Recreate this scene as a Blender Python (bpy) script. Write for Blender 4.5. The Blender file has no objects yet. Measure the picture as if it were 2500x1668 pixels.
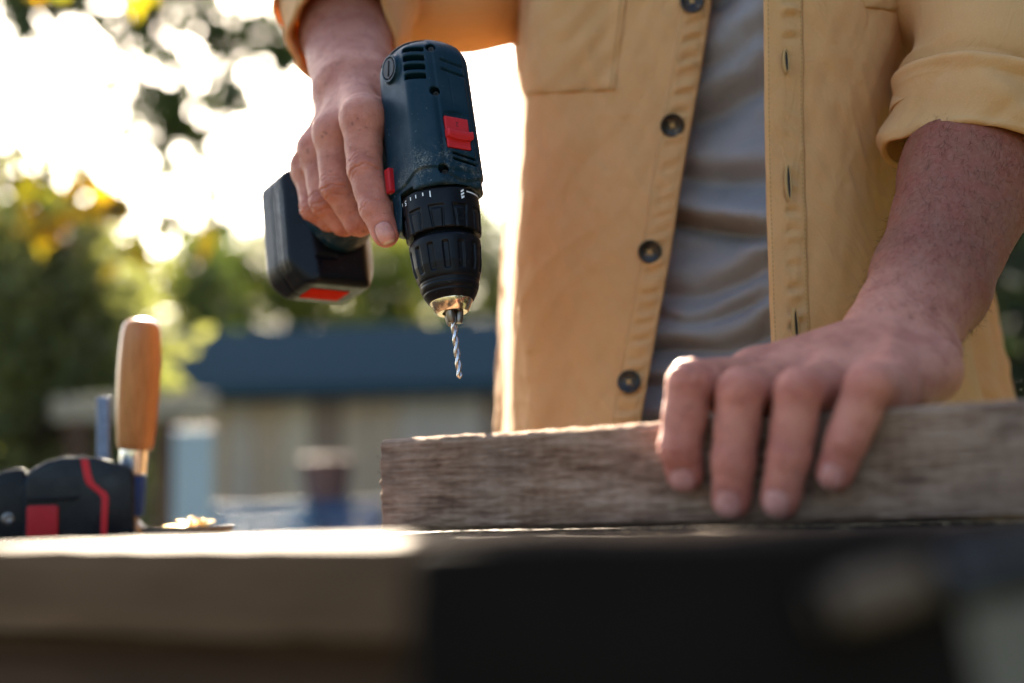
import bpy, bmesh, math, random
import numpy as np
from mathutils import Vector, Matrix, noise as mnoise
R = math.radians
random.seed(7); np.random.seed(7)
SC = bpy.context.scene
COL = SC.collection

# ------------------------------------------------------------------ camera
PITCH, ROLL = R(6.9), R(1.6)
CAM = np.array([0.0, 0.0, 0.908])
_f = np.array([0, math.cos(PITCH), math.sin(PITCH)])
_u0 = np.array([0, -math.sin(PITCH), math.cos(PITCH)])
_r0 = np.array([1.0, 0, 0])
_r = _r0*math.cos(ROLL) - _u0*math.sin(ROLL)
_u = _u0*math.cos(ROLL) + _r0*math.sin(ROLL)
FPX = 2500/36*50
def P(px, py, d):
    """point seen at a photo pixel (2500 x 1668), d metres along the view axis"""
    return CAM + d*(_f + (px-1250)/FPX*_r + (834-py)/FPX*_u)
def pix(w):
    v = np.asarray(w, float) - CAM
    d = v@_f
    return (1250+FPX*(v@_r)/d, 834-FPX*(v@_u)/d, d)

cam_data = bpy.data.cameras.new('camera')
cam = bpy.data.objects.new('camera', cam_data); COL.objects.link(cam)
cam.matrix_world = Matrix(((_r[0], _u[0], -_f[0], CAM[0]), (_r[1], _u[1], -_f[1], CAM[1]), (_r[2], _u[2], -_f[2], CAM[2]), (0, 0, 0, 1)))
cam_data.lens = 50; cam_data.sensor_width = 36
cam_data.clip_start = 0.02; cam_data.clip_end = 2000
cam_data.dof.use_dof = True
cam_data.dof.focus_distance = 0.862
cam_data.dof.aperture_fstop = 2.9
SC.camera = cam

# ------------------------------------------------------------------ sky, sun, exposure
SUN_EL, SUN_AZ = R(30), R(-12)          # azimuth measured from +Y (view direction), negative = image left
world = bpy.data.worlds.new('World'); SC.world = world; world.use_nodes = True
wn = world.node_tree.nodes; wl = world.node_tree.links
bg = wn['Background']
sky = wn.new('ShaderNodeTexSky'); sky.sky_type = 'NISHITA'; sky.sun_disc = False
sky.sun_elevation = SUN_EL; sky.sun_rotation = SUN_AZ
sky.air_density = 1.0; sky.dust_density = 3.0; sky.ozone_density = 1.0
wl.new(sky.outputs[0], bg.inputs[0]); bg.inputs[1].default_value = 0.05
sun_d = bpy.data.lights.new('sun', 'SUN'); sun_d.energy = 5.0; sun_d.angle = R(0.55); sun_d.color = (1.0, 0.87, 0.68)
sun = bpy.data.objects.new('sun', sun_d); COL.objects.link(sun)
sdir = Vector((math.sin(SUN_AZ)*math.cos(SUN_EL), math.cos(SUN_AZ)*math.cos(SUN_EL), math.sin(SUN_EL)))
sun.rotation_euler = sdir.to_track_quat('Z', 'Y').to_euler()
sun.location = (-3, 6, 5)
vs = SC.view_settings
SC.display_settings.display_device = 'sRGB'
vs.view_transform = 'Standard'; vs.look = 'None'; vs.gamma = 1; vs.use_curve_mapping = False
vs.exposure = 3.5
SC.render.engine = 'CYCLES'
SC.cycles.use_denoising = True
SC.cycles.max_bounces = 8; SC.cycles.diffuse_bounces = 4; SC.cycles.transparent_max_bounces = 16
SC.cycles.sample_clamp_indirect = 6
SC.cycles.caustics_reflective = False; SC.cycles.caustics_refractive = False

# ------------------------------------------------------------------ helpers: objects
def tag(o, label=None, cat=None, group=None, kind=None):
    if label: o['label'] = label
    if cat: o['category'] = cat
    if group: o['group'] = group
    if kind: o['kind'] = kind
    return o
def link(name, me, mat=None, parent=None, smooth=True):
    o = bpy.data.objects.new(name, me); COL.objects.link(o)
    if mat is not None and not me.materials: me.materials.append(mat)
    if parent is not None: o.parent = parent; o.matrix_parent_inverse = parent.matrix_world.inverted()
    if smooth: me.shade_smooth()
    return o
def empty(name, loc, label, cat, group=None):
    o = bpy.data.objects.new(name, None); COL.objects.link(o); o.location = Vector(loc); o.empty_display_size = .05
    o.matrix_world = Matrix.Translation(Vector(loc))
    return tag(o, label, cat, group)
def pymesh(name, verts, faces):
    me = bpy.data.meshes.new(name)
    me.from_pydata([tuple(map(float, v)) for v in verts], [], [tuple(map(int, f)) for f in faces]); me.update()
    return me
def np_mesh(name, v, q):
    """fast mesh from numpy verts and an (n,3|4) face array"""
    me = bpy.data.meshes.new(name)
    n, k = q.shape
    me.vertices.add(len(v)); me.vertices.foreach_set('co', np.ascontiguousarray(v, np.float32).ravel())
    me.loops.add(n*k); me.loops.foreach_set('vertex_index', np.ascontiguousarray(q, np.int32).ravel())
    me.polygons.add(n); me.polygons.foreach_set('loop_start', np.arange(0, n*k, k, dtype=np.int32))
    me.update(calc_edges=True); me.validate()
    return me
def bm_mesh(name, bm):
    me = bpy.data.meshes.new(name); bm.normal_update(); bm.to_mesh(me); bm.free(); return me
def box_bm(bm, size, loc=(0, 0, 0), rot=None, bevel=0, seg=2):
    r = bmesh.ops.create_cube(bm, size=1.0)
    vs_ = r['verts']
    bmesh.ops.scale(bm, vec=size, verts=vs_)
    if bevel:
        es = list({e for v in vs_ for e in v.link_edges})
        r2 = bmesh.ops.bevel(bm, geom=es, offset=bevel, segments=seg, profile=.6, affect='EDGES')
        vs_ = list({v for f in r2['faces'] for v in f.verts} | {v for v in vs_ if v.is_valid})
    M = Matrix.Translation(Vector(loc)) @ (rot.to_4x4() if rot is not None else Matrix.Identity(4))
    bmesh.ops.transform(bm, matrix=M, verts=vs_)
    return vs_
def box(name, size, loc, mat, parent=None, rot=None, bevel=0.002, seg=2, smooth=False):
    bm = bmesh.new(); box_bm(bm, size, (0, 0, 0), None, bevel, seg)
    me = bm_mesh(name, bm); o = bpy.data.objects.new(name, me); COL.objects.link(o)
    me.materials.append(mat)
    M = Matrix.Translation(Vector(loc)) @ (rot.to_4x4() if rot is not None else Matrix.Identity(4))
    o.matrix_world = M
    if parent is not None: o.parent = parent; o.matrix_parent_inverse = parent.matrix_world.inverted()
    return o
def lathe(profile, n=48, cap=True):
    """profile of (radius, height) about +Z -> verts, faces"""
    vs_, fs = [], []
    m = len(profile)
    for i in range(n):
        a = 2*math.pi*i/n
        for r, z in profile: vs_.append((r*math.cos(a), r*math.sin(a), z))
    for i in range(n):
        j = (i+1) % n
        for k in range(m-1): fs.append((i*m+k, j*m+k, j*m+k+1, i*m+k+1))
    if cap:
        if profile[0][0] > 1e-6: fs.append(tuple(i*m for i in range(n))[::-1])
        if profile[-1][0] > 1e-6: fs.append(tuple(i*m+m-1 for i in range(n)))
    return vs_, fs
def frame(origin, x, y, z):
    return Matrix(((x[0], y[0], z[0], origin[0]), (x[1], y[1], z[1], origin[1]), (x[2], y[2], z[2], origin[2]), (0, 0, 0, 1)))
def xf(M, vs_):
    return [tuple(M @ Vector(v)) for v in vs_]
def sharp(me, ang=35):
    me.shade_smooth()
    try: me.set_sharp_from_angle(angle=R(ang))
    except Exception: pass
def unit(v):
    v = np.asarray(v, float); return v/np.linalg.norm(v)

# ------------------------------------------------------------------ helpers: signed distance modelling (all arrays float32)
def smin(a, b, k):
    h = np.clip(.5+.5*(b-a)/k, 0, 1)
    return b*(1-h)+a*h-k*h*(1-h)
def smax(a, b, k): return -smin(-a, -b, k)
def rcone(p, a, b, ra, rb):
    a = np.asarray(a, np.float32); b = np.asarray(b, np.float32)
    ba = b-a; pa = p-a
    h = np.clip(pa@ba/np.dot(ba, ba), 0, 1)
    return np.sqrt(((pa-h[:, None]*ba)**2).sum(1)) - (ra+(rb-ra)*h)
def ball(p, c, r): return np.sqrt(((p-np.asarray(c, np.float32))**2).sum(1))-r
def ellipsoid(p, c, axes, rad):
    q = (p-np.asarray(c, np.float32))@np.asarray(axes, np.float32).T
    rad = np.asarray(rad, np.float32)
    k0 = np.sqrt(((q/rad)**2).sum(1)); k1 = np.sqrt(((q/rad**2)**2).sum(1))
    return k0*(k0-1)/np.maximum(k1, 1e-6)
def econe(p, a, b, side, ra, rb):
    """tapered limb with an elliptic section: ra=(half width along side, half width across)"""
    a = np.asarray(a, np.float32); b = np.asarray(b, np.float32); ba = b-a; L = np.linalg.norm(ba); e = ba/L
    s = np.asarray(side, float); s = s-e*np.dot(s, e); s = (s/np.linalg.norm(s)).astype(np.float32); w = np.cross(e, s)
    pa = p-a; h = pa@e/L; hc = np.clip(h, 0, 1); ex = (h-hc)*L
    A = ra[0]+(rb[0]-ra[0])*hc; B = ra[1]+(rb[1]-ra[1])*hc
    x = pa@s; y = pa@w
    k0 = np.sqrt((x/A)**2+(y/B)**2+(ex/np.minimum(A, B))**2); k1 = np.sqrt((x/A**2)**2+(y/B**2)**2+(ex/np.minimum(A, B)**2)**2)
    return k0*(k0-1)/np.maximum(k1, 1e-5)
def rbox(q, half, r):
    d = np.abs(q)-(np.asarray(half, np.float32)-r)
    return np.sqrt((np.maximum(d, 0)**2).sum(1))+np.minimum(d.max(1), 0)-r
def rbox2(x, y, hx, hy, r):
    dx = np.abs(x)-(hx-r); dy = np.abs(y)-(hy-r)
    return np.sqrt(np.maximum(dx, 0)**2+np.maximum(dy, 0)**2)+np.minimum(np.maximum(dx, dy), 0)-r
def sdf_grid(f, lo, hi, h, slack=1.5):
    lo = np.asarray(lo, float); hi = np.asarray(hi, float); B = 8
    nb = np.ceil((hi-lo)/(h*B)).astype(int)+1
    ii = np.stack(np.meshgrid(*[np.arange(n) for n in nb], indexing='ij'), -1).reshape(-1, 3)
    cen = (lo+(ii*B+B/2-.5)*h).astype(np.float32)
    dc = f(cen)
    vol = np.repeat(np.repeat(np.repeat(dc.reshape(nb), B, 0), B, 1), B, 2).astype(np.float32)
    act = ii[np.abs(dc) < slack*B*h*.87]
    off = np.stack(np.meshgrid(*[np.arange(B)]*3, indexing='ij'), -1).reshape(-1, 3)
    CH = 600
    for s in range(0, len(act), CH):
        blk = act[s:s+CH]
        idx = (blk[:, None, :]*B+off[None]).reshape(-1, 3)
        vol[idx[:, 0], idx[:, 1], idx[:, 2]] = f((lo+idx*h).astype(np.float32))
    return vol, lo
def surface_nets(vol, lo, h):
    S = vol < 0
    nx, ny, nz = vol.shape
    c = np.zeros((nx-1, ny-1, nz-1), np.int8)
    for dx in (0, 1):
        for dy in (0, 1):
            for dz in (0, 1):
                c += S[dx:nx-1+dx, dy:ny-1+dy, dz:nz-1+dz]
    cells = np.argwhere((c > 0) & (c < 8))
    idm = np.full(c.shape, -1, np.int32); idm[cells[:, 0], cells[:, 1], cells[:, 2]] = np.arange(len(cells))
    acc = np.zeros((len(cells), 3)); cnt = np.zeros(len(cells))
    corners = [(0,0,0),(1,0,0),(0,1,0),(1,1,0),(0,0,1),(1,0,1),(0,1,1),(1,1,1)]
    V = [vol[cells[:, 0]+a, cells[:, 1]+b, cells[:, 2]+d] for a, b, d in corners]
    for i in range(8):
        for j in range(i+1, 8):
            ci, cj = np.array(corners[i]), np.array(corners[j])
            if np.abs(ci-cj).sum() != 1: continue
            m = (V[i] < 0) != (V[j] < 0)
            t = V[i][m]/(V[i][m]-V[j][m])
            acc[m] += ci+(cj-ci)*t[:, None]; cnt[m] += 1
    verts = lo+(cells+acc/cnt[:, None])*h
    quads = []
    for ax in range(3):
        a1, a2 = (ax+1) % 3, (ax+2) % 3
        s0 = [slice(None)]*3; s1 = [slice(None)]*3
        s0[ax] = slice(0, -1); s1[ax] = slice(1, None)
        A = S[tuple(s0)]; Bv = S[tuple(s1)]
        e = np.argwhere(A != Bv)
        ok = (e[:, a1] > 0) & (e[:, a2] > 0) & (e[:, a1] < vol.shape[a1]-1) & (e[:, a2] < vol.shape[a2]-1)
        e = e[ok]
        def cid(d1, d2):
            k = e.copy(); k[:, a1] += d1; k[:, a2] += d2
            return idm[k[:, 0], k[:, 1], k[:, 2]]
        q = np.stack([cid(-1, -1), cid(0, -1), cid(0, 0), cid(-1, 0)], 1)
        inside = A[e[:, 0], e[:, 1], e[:, 2]]
        q[~inside] = q[~inside][:, ::-1]
        quads.append(q[(q >= 0).all(1)])
    return verts, np.concatenate(quads)
def sdf_mesh(name, f, lo, hi, h, slack=1.5):
    vol, lo = sdf_grid(f, lo, hi, h, slack)
    v, q = surface_nets(vol, lo, h)
    return np_mesh(name, v, q), v
def color_attr(me, name, cols):
    at = me.color_attributes.new(name, 'FLOAT_COLOR', 'POINT')
    c = np.ones((len(me.vertices), 4), np.float32); c[:, :3] = cols
    at.data.foreach_set('color', c.ravel())
def fnoise(p, scale, seed=0):
    """cheap smooth 3-D noise from summed sines, about -1..1, vectorised"""
    rs = np.random.RandomState(seed); out = 0
    for i in range(6):
        k = rs.normal(size=3); k = k/np.linalg.norm(k)*scale*(.6+rs.rand()*.9)
        out = out+np.sin(p@k.astype(np.float32)*6.283+rs.rand()*6.283)
    return out/3.2

# ------------------------------------------------------------------ helpers: materials
def mat(name, base=(.5, .5, .5), rough=.6, metal=0., spec=.5):
    m = bpy.data.materials.new(name); m.use_nodes = True
    b = m.node_tree.nodes['Principled BSDF']
    b.inputs['Base Color'].default_value = (*base, 1); b.inputs['Roughness'].default_value = rough
    b.inputs['Metallic'].default_value = metal; b.inputs['Specular IOR Level'].default_value = spec
    return m
class NT:
    def __init__(s, m): s.m = m; s.t = m.node_tree; s.n = s.t.nodes; s.l = s.t.links; s.b = s.n['Principled BSDF']
    def new(s, typ, **kw):
        nd = s.n.new(typ)
        for k, v in kw.items():
            if k in nd.inputs: nd.inputs[k].default_value = v
            else: setattr(nd, k, v)
        return nd
    def coord(s, kind='Object', scale=(1, 1, 1), rot=(0, 0, 0)):
        tc = s.new('ShaderNodeTexCoord'); mp = s.new('ShaderNodeMapping')
        mp.inputs['Scale'].default_value = scale; mp.inputs['Rotation'].default_value = rot
        s.l.new(tc.outputs[kind], mp.inputs[0]); return mp.outputs[0]
    def noise(s, vec, scale, detail=4, rough=.55, dist=0.):
        nd = s.new('ShaderNodeTexNoise'); nd.inputs['Scale'].default_value = scale; nd.inputs['Detail'].default_value = detail
        nd.inputs['Roughness'].default_value = rough; nd.inputs['Distortion'].default_value = dist
        s.l.new(vec, nd.inputs['Vector']); return nd.outputs['Fac']
    def ramp(s, fac, stops):
        nd = s.new('ShaderNodeValToRGB'); cr = nd.color_ramp
        while len(cr.elements) < len(stops): cr.elements.new(.5)
        for e, (pos, c) in zip(cr.elements, stops): e.position = pos; e.color = (*c, 1) if len(c) == 3 else c
        s.l.new(fac, nd.inputs[0]); return nd.outputs[0]
    def mix(s, fac, a, b, mode='MIX'):
        nd = s.new('ShaderNodeMix', data_type='RGBA', blend_type=mode)
        for sock, v in ((nd.inputs[0], fac), (nd.inputs[6], a), (nd.inputs[7], b)):
            if hasattr(v, 'is_output'): s.l.new(v, sock)
            elif isinstance(v, (int, float)): sock.default_value = v
            else: sock.default_value = (*v, 1) if len(v) == 3 else v
        return nd.outputs[2]
    def math(s, op, a, b=0.):
        nd = s.new('ShaderNodeMath', operation=op)
        for sock, v in ((nd.inputs[0], a), (nd.inputs[1], b)):
            if hasattr(v, 'is_output'): s.l.new(v, sock)
            else: sock.default_value = v
        return nd.outputs[0]
    def bump(s, h, strength=.3, dist=.001, normal=None):
        nd = s.new('ShaderNodeBump'); nd.inputs['Strength'].default_value = strength; nd.inputs['Distance'].default_value = dist
        s.l.new(h, nd.inputs['Height'])
        if normal is not None: s.l.new(normal, nd.inputs['Normal'])
        return nd.outputs[0]
    def set(s, name, v):
        if hasattr(v, 'is_output'): s.l.new(v, s.b.inputs[name])
        else: s.b.inputs[name].default_value = v
# ------------------------------------------------------------------ materials
def plastic(name, base, rough=.42, wear=(.3, .36, .4), wear_amt=.35, fine=900, bumps=.15, dust_amt=.05):
    m = mat(name, base, rough); t = NT(m)
    v = t.coord('Object')
    big = t.noise(v, 60, 5, .65); fn = t.noise(v, fine, 2, .6)
    tcs = t.coord('Object', scale=(40, 900, 900)); scr = t.noise(tcs, 1.0, 3, .6)
    s1 = t.ramp(scr, [(.66, (0, 0, 0)), (.78, (1, 1, 1))])
    s2 = t.ramp(big, [(.52, (0, 0, 0)), (.75, (1, 1, 1))])
    w = t.math('MULTIPLY', s1, s2); w = t.math('MULTIPLY', w, wear_amt)
    dust = t.ramp(t.noise(v, 25, 6, .7), [(.45, (0, 0, 0)), (.8, (1, 1, 1))])
    c = t.mix(t.math('MULTIPLY', dust, dust_amt), base, wear)
    sp = t.ramp(t.noise(v, 420, 1, .5), [(.73, (0, 0, 0)), (.78, (1, 1, 1))])
    c = t.mix(t.math('MULTIPLY', sp, wear_amt*.6), c, wear)
    c = t.mix(w, c, wear)
    t.set('Base Color', c)
    t.set('Roughness', t.ramp(big, [(.3, (rough-.1,)*3), (.7, (rough+.16,)*3)]))
    t.set('Normal', t.bump(fn, bumps, .0004)); t.set('Specular IOR Level', .15)
    return m
M = {}
M['drill_blue'] = plastic('drill_blue_plastic', (.0010, .018, .032), .40)
def smear(m):
    t = NT(m); src = t.b.inputs['Base Color'].links[0].from_socket
    sx = t.new('ShaderNodeSeparateXYZ'); tc = t.new('ShaderNodeTexCoord'); t.l.new(tc.outputs['Object'], sx.inputs[0])
    band = t.ramp(t.math('MULTIPLY', sx.outputs[0], 8.0), [(.60, (0, 0, 0)), (.74, (1, 1, 1)), (.80, (.9, .9, .9)), (.86, (0, 0, 0))])
    n = t.ramp(t.noise(t.coord('Object'), 75, 6, .72), [(.47, (0, 0, 0)), (.62, (1, 1, 1))]); n2_ = t.ramp(t.noise(t.coord('Object'), 900, 3, .7), [(.42, (0, 0, 0)), (.66, (1, 1, 1))])
    f = t.math('MULTIPLY', t.math('MULTIPLY', band, n), t.math('MULTIPLY', n2_, .55))
    t.set('Base Color', t.mix(f, src, (.34, .33, .27)))
smear(M['drill_blue'])
M['drill_black'] = plastic('drill_black_plastic', (.0022, .003, .0048), .34, (.10, .11, .14), .3, dust_amt=.02)
M['rubber'] = plastic('black_rubber', (.012, .013, .015), .62, (.15, .15, .15), .2)
M['hole'] = mat('dark_recess', (.006, .006, .007), .8)  # near-black colour holds the shadow inside small openings
M['red'] = plastic('red_plastic', (.50, .022, .028), .40, (.6, .2, .2), .15)
M['red_dark'] = plastic('red_dark_plastic', (.36, .012, .016), .42, (.5, .15, .15), .15)
M['red_label'] = mat('red_label', (.46, .020, .010), .8, 0, .03)
M['print_white'] = mat('white_print', (.78, .80, .80), .5)
M['print_dark'] = mat('dark_print', (.05, .004, .006), .5)
def metal(name, base, rough, scale=(1, 1, 1), amt=.12, sc=300):
    m = mat(name, base, rough, 1.0); t = NT(m)
    n = t.noise(t.coord('Object', scale=scale), sc, 4, .6)
    t.set('Roughness', t.ramp(n, [(.3, (max(rough-amt, .05),)*3), (.7, (rough+amt,)*3)]))
    t.set('Base Color', t.mix(t.ramp(n, [(.4, (0, 0, 0)), (.8, (1, 1, 1))]), base, tuple(c*.6 for c in base)))
    return m
M['steel'] = metal('brushed_steel', (.62, .58, .52), .24, (1, 8, 8))
M['brass_steel'] = metal('polished_ring', (.72, .62, .47), .2)
M['dark_steel'] = metal('dark_steel', (.20, .18, .16), .35)
M['bit_steel'] = metal('bit_steel', (.52, .49, .47), .22)
M['chrome'] = metal('bright_metal', (.8, .8, .8), .15)

def wood(name, stops, axis=0, ring=14, fine=220, rough=.75, bump=.5, stretch=.06, dist=.001, weather=0.):
    """long-grained wood, grain along the given object axis"""
    m = mat(name, stops[0][1], rough); t = NT(m)
    sc = [1, 1, 1]; sc[axis] = stretch
    v = t.coord('Object', scale=tuple(sc))
    n1 = t.noise(v, ring, 5, .6, 1.2); n2 = t.noise(v, fine, 4, .65)
    n3 = t.noise(t.coord('Object', scale=tuple(.35 if i == axis else 1 for i in range(3))), 26, 4, .6)
    f = t.math('ADD', t.math('MULTIPLY', n1, .55), t.math('MULTIPLY', n2, .45))
    c = t.ramp(f, stops)
    c = t.mix(t.math('MULTIPLY', t.ramp(n3, [(.4, (0, 0, 0)), (.75, (1, 1, 1))]), .35), c, tuple(x*.45 for x in stops[0][1]))
    t.set('Base Color', c)
    h = t.math('ADD', n2, t.math('MULTIPLY', n1, .6))
    t.set('Normal', t.bump(h, bump, dist)); t.set('Specular IOR Level', .25 if rough < .55 else .06)
    return m
def rough_sawn(name):
    m = mat(name, (.15, .1, .07), .92); t = NT(m)
    fib = t.noise(t.coord('Object', scale=(.07, 1, 1)), 620, 4, .7, .3); mid = t.noise(t.coord('Object', scale=(.22, 1, 1)), 120, 5, .65, .6)
    blo = t.noise(t.coord('Object', scale=(.45, 1, 1)), 38, 5, .65, .8); warm = t.noise(t.coord('Object', scale=(1, .3, .3)), 7, 3, .5)
    saw = t.new('ShaderNodeTexWave', wave_type='BANDS', bands_direction='X'); saw.inputs['Scale'].default_value = 42; saw.inputs['Distortion'].default_value = 5; saw.inputs['Detail'].default_value = 3
    t.l.new(t.coord('Object'), saw.inputs['Vector'])
    f = t.math('ADD', t.math('MULTIPLY', fib, .45), t.math('ADD', t.math('MULTIPLY', mid, .40), t.math('MULTIPLY', saw.outputs['Fac'], .015)))
    c = t.ramp(f, [(.30, (.06, .028, .015)), (.39, (.20, .115, .070)), (.47, (.31, .200, .132)), (.58, (.45, .32, .23))])
    c = t.mix(t.math('MULTIPLY', t.ramp(blo, [(.50, (0, 0, 0)), (.68, (1, 1, 1))]), .5), c, (.06, .032, .020))
    c = t.mix(t.math('MULTIPLY', t.ramp(warm, [(.4, (0, 0, 0)), (.6, (1, 1, 1))]), .30), c, (.15, .125, .110))
    t.set('Base Color', c); t.set('Specular IOR Level', .06)
    h = t.math('ADD', t.math('MULTIPLY', fib, .7), t.math('ADD', t.math('MULTIPLY', mid, .8), t.math('MULTIPLY', saw.outputs['Fac'], .03)))
    t.set('Normal', t.bump(h, 1.0, .0022)); return m
M['old_wood'] = rough_sawn('weathered_rough_wood')
M['bench_wood'] = wood('planed_pale_wood', [(.3, (.050, .027, .014)), (.5, (.105, .060, .033)), (.7, (.165, .10, .058))], 0, 5, 160, .7, .35)
M['bench_dark'] = wood('dark_bench_wood', [(.3, (.035, .020, .015)), (.6, (.075, .045, .032)), (.8, (.11, .07, .05))], 0, 14, 160, .7, .4)
M['handle_wood'] = wood('varnished_handle_wood', [(.3, (.25, .085, .022)), (.5, (.42, .155, .045)), (.7, (.55, .23, .08))], 2, 40, 500, .28, .1, .06, .0003)
M['blue_paint'] = plastic('blue_painted_iron', (.010, .045, .17), .4, (.3, .3, .3), .3)
M['bar_steel'] = metal('blued_bar_steel', (.10, .12, .17), .4)

def skin_material():
    m = mat('skin', (.5, .3, .22), .5); t = NT(m)
    at = t.new('ShaderNodeVertexColor'); at.layer_name = 'tint'
    v = t.coord('Object')
    mott = t.noise(v, 70, 5, .6); mott2 = t.noise(v, 320, 3, .6)
    c = at.outputs[0]
    c = t.mix(t.math('MULTIPLY', t.ramp(mott, [(.42, (0, 0, 0)), (.62, (1, 1, 1))]), .45), c, (.25, .050, .034), 'MIX')
    c = t.mix(t.math('MULTIPLY', t.ramp(mott2, [(.45, (0, 0, 0)), (.75, (1, 1, 1))]), .16), c, (.50, .28, .21), 'MIX')
    fre = t.ramp(t.noise(v, 210, 2, .5), [(.66, (0, 0, 0)), (.72, (1, 1, 1))])
    c = t.mix(t.math('MULTIPLY', fre, .45), c, (.12, .040, .030))
    c = t.mix(t.math('MULTIPLY', t.ramp(t.noise(v, 900, 2, .6), [(.5, (0, 0, 0)), (.7, (1, 1, 1))]), .12), c, (.17, .06, .045))
    t.set('Base Color', c)
    vor = t.new('ShaderNodeTexVoronoi', feature='DISTANCE_TO_EDGE'); vor.inputs['Scale'].default_value = 820
    nz = t.new('ShaderNodeVectorMath', operation='ADD')
    nv = t.new('ShaderNodeTexNoise'); nv.inputs['Scale'].default_value = 500; t.l.new(v, nv.inputs['Vector'])
    sc_ = t.new('ShaderNodeVectorMath', operation='SCALE'); t.l.new(nv.outputs['Color'], sc_.inputs[0]); sc_.inputs['Scale'].default_value = .0012
    t.l.new(v, nz.inputs[0]); t.l.new(sc_.outputs[0], nz.inputs[1]); t.l.new(nz.outputs[0], vor.inputs['Vector'])
    e = t.ramp(vor.outputs['Distance'], [(.0, (0, 0, 0)), (.12, (1, 1, 1))])
    b1 = t.bump(e, .5, .0005)
    t.l.new(t.math('MULTIPLY', at.outputs[1], .5), b1.node.inputs['Strength'])
    b2 = t.bump(mott2, .45, .0008, b1)
    t.l.new(t.math('MULTIPLY', at.outputs[1], .45), b2.node.inputs['Strength'])
    b3 = t.bump(t.noise(v, 150, 3, .5), .30, .0015, b2)
    t.set('Normal', b3)
    alpha = at.outputs[1]
    t.set('Roughness', t.mix(alpha, (.34,)*3, (.50,)*3))
    t.set('Subsurface Weight', .16); t.b.inputs['Subsurface Radius'].default_value = (1.0, .32, .16); t.b.inputs['Subsurface Scale'].default_value = .006
    t.set('Specular IOR Level', .28)
    return m
M['skin'] = skin_material()

def cloth(name, base, dark, weave=1500, trans=.25, tcol=None, rough=.9, bump=.35, mot=.35, twill=True, sheen=.06):
    m = mat(name, base, rough); t = NT(m)
    uv = t.coord('UV')
    v = t.coord('Object')
    if twill:
        w = t.new('ShaderNodeTexWave', wave_type='BANDS', bands_direction='DIAGONAL'); w.inputs['Scale'].default_value = weave*.32
        w.inputs['Distortion'].default_value = 1.5; w.inputs['Detail'].default_value = 1.0
        t.l.new(uv, w.inputs['Vector']); wf = w.outputs['Fac']
    else:
        wf = t.noise(uv, weave, 2, .5)
    big = t.noise(v, 22, 5, .6); fine = t.noise(v, 900, 3, .6)
    c = t.mix(t.math('MULTIPLY', t.ramp(big, [(.38, (0, 0, 0)), (.68, (1, 1, 1))]), mot), base, dark)
    c = t.mix(t.math('MULTIPLY', wf, .22), c, dark)
    c = t.mix(t.math('MULTIPLY', t.ramp(fine, [(.5, (0, 0, 0)), (.75, (1, 1, 1))]), .25), c, tuple(min(1, x*1.35) for x in base))
    t.set('Base Color', c)
    nb = t.bump(wf, bump, .0003); nb = t.bump(fine, .3, .0004, nb)
    cr_ = t.noise(t.coord('UV', scale=(1, .55, 1)), 34, 5, .62, 1.4); nb = t.bump(cr_, .40, .006, nb); t.set('Normal', nb)
    t.set('Specular IOR Level', .15)
    t.b.inputs['Sheen Weight'].default_value = sheen; t.b.inputs['Sheen Roughness'].default_value = .5
    if trans:
        tr = t.new('ShaderNodeBsdfTranslucent'); tr.inputs[0].default_value = (*(tcol or base), 1)
        mx = t.new('ShaderNodeMixShader'); mx.inputs[0].default_value = trans
        out = t.n['Material Output']
        t.l.new(t.b.outputs[0], mx.inputs[1]); t.l.new(tr.outputs[0], mx.inputs[2]); t.l.new(mx.outputs[0], out.inputs[0])
    return m
M['shirt'] = cloth('mustard_twill', (.655, .390, .178), (.55, .310, .130), 1300, .27, (.85, .36, .045), .9, .45, .35, False)
M['thread'] = mat('mustard_thread', (.40, .235, .08), .8)
M['tee'] = cloth('grey_jersey', (.265, .262, .272), (.195, .190, .195), 900, 0, None, .9, .3, .4, False)
M['trousers'] = cloth('dark_trousers', (.012, .012, .015), (.02, .02, .022), 1200, 0)
def horn():
    m = mat('tortoise_button', (.02, .015, .012), .38, 0, .3); t = NT(m)
    n = t.noise(t.coord('Object'), 160, 4, .6, .8)
    t.set('Base Color', t.ramp(n, [(.45, (.006, .005, .005)), (.60, (.03, .016, .008)), (.72, (.22, .14, .07))])); return m
M['button'] = horn()
M['button_rim'] = mat('dark_button_rim', (.012, .012, .014), .25)
# ------------------------------------------------------------------ cordless drill, local mm axes: x = towards the bit, y = top of the drill, z = its right side
D_A = P(1031, 115, .915); D_B = P(1123, 925, .855)
_e = unit(D_B-D_A)
YAW = R(36)
_t = np.array([math.sin(YAW), -math.cos(YAW), 0.0]); _t = unit(_t-_e*np.dot(_t, _e))
_rt = np.cross(_e, _t)
D_LEN = np.linalg.norm(D_B-D_A)*1000
D_M = frame(D_A, _e, _t, _rt)
D_axes = np.stack([_e, _t, _rt])
def DW(a, t, r): return D_A+(_e*a+_t*t+_rt*r)*.001
def Dpix(px, py, t=None, r=None):
    """drill-local (a, t, r) where the ray of a photo pixel meets the plane t=const or r=const"""
    o = D_axes@(CAM-D_A)*1000; dv = D_axes@(P(px, py, 1.0)-CAM)*1000
    k = (t-o[1])/dv[1] if t is not None else (r-o[2])/dv[2]
    return o+dv*k
drill = empty('cordless_drill', D_A, 'dark blue cordless drill with red switches, pointing its bit down', 'drill')
drill.matrix_world = D_M
def dpart(name, me, m, smooth=True, parent=None):
    o = bpy.data.objects.new(name, me); COL.objects.link(o)
    if not me.materials: me.materials.append(m)
    o.parent = parent or drill
    if smooth: me.shade_smooth()
    return o
def dl(v): return [tuple(np.asarray(p)*.001) for p in v]
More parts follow.
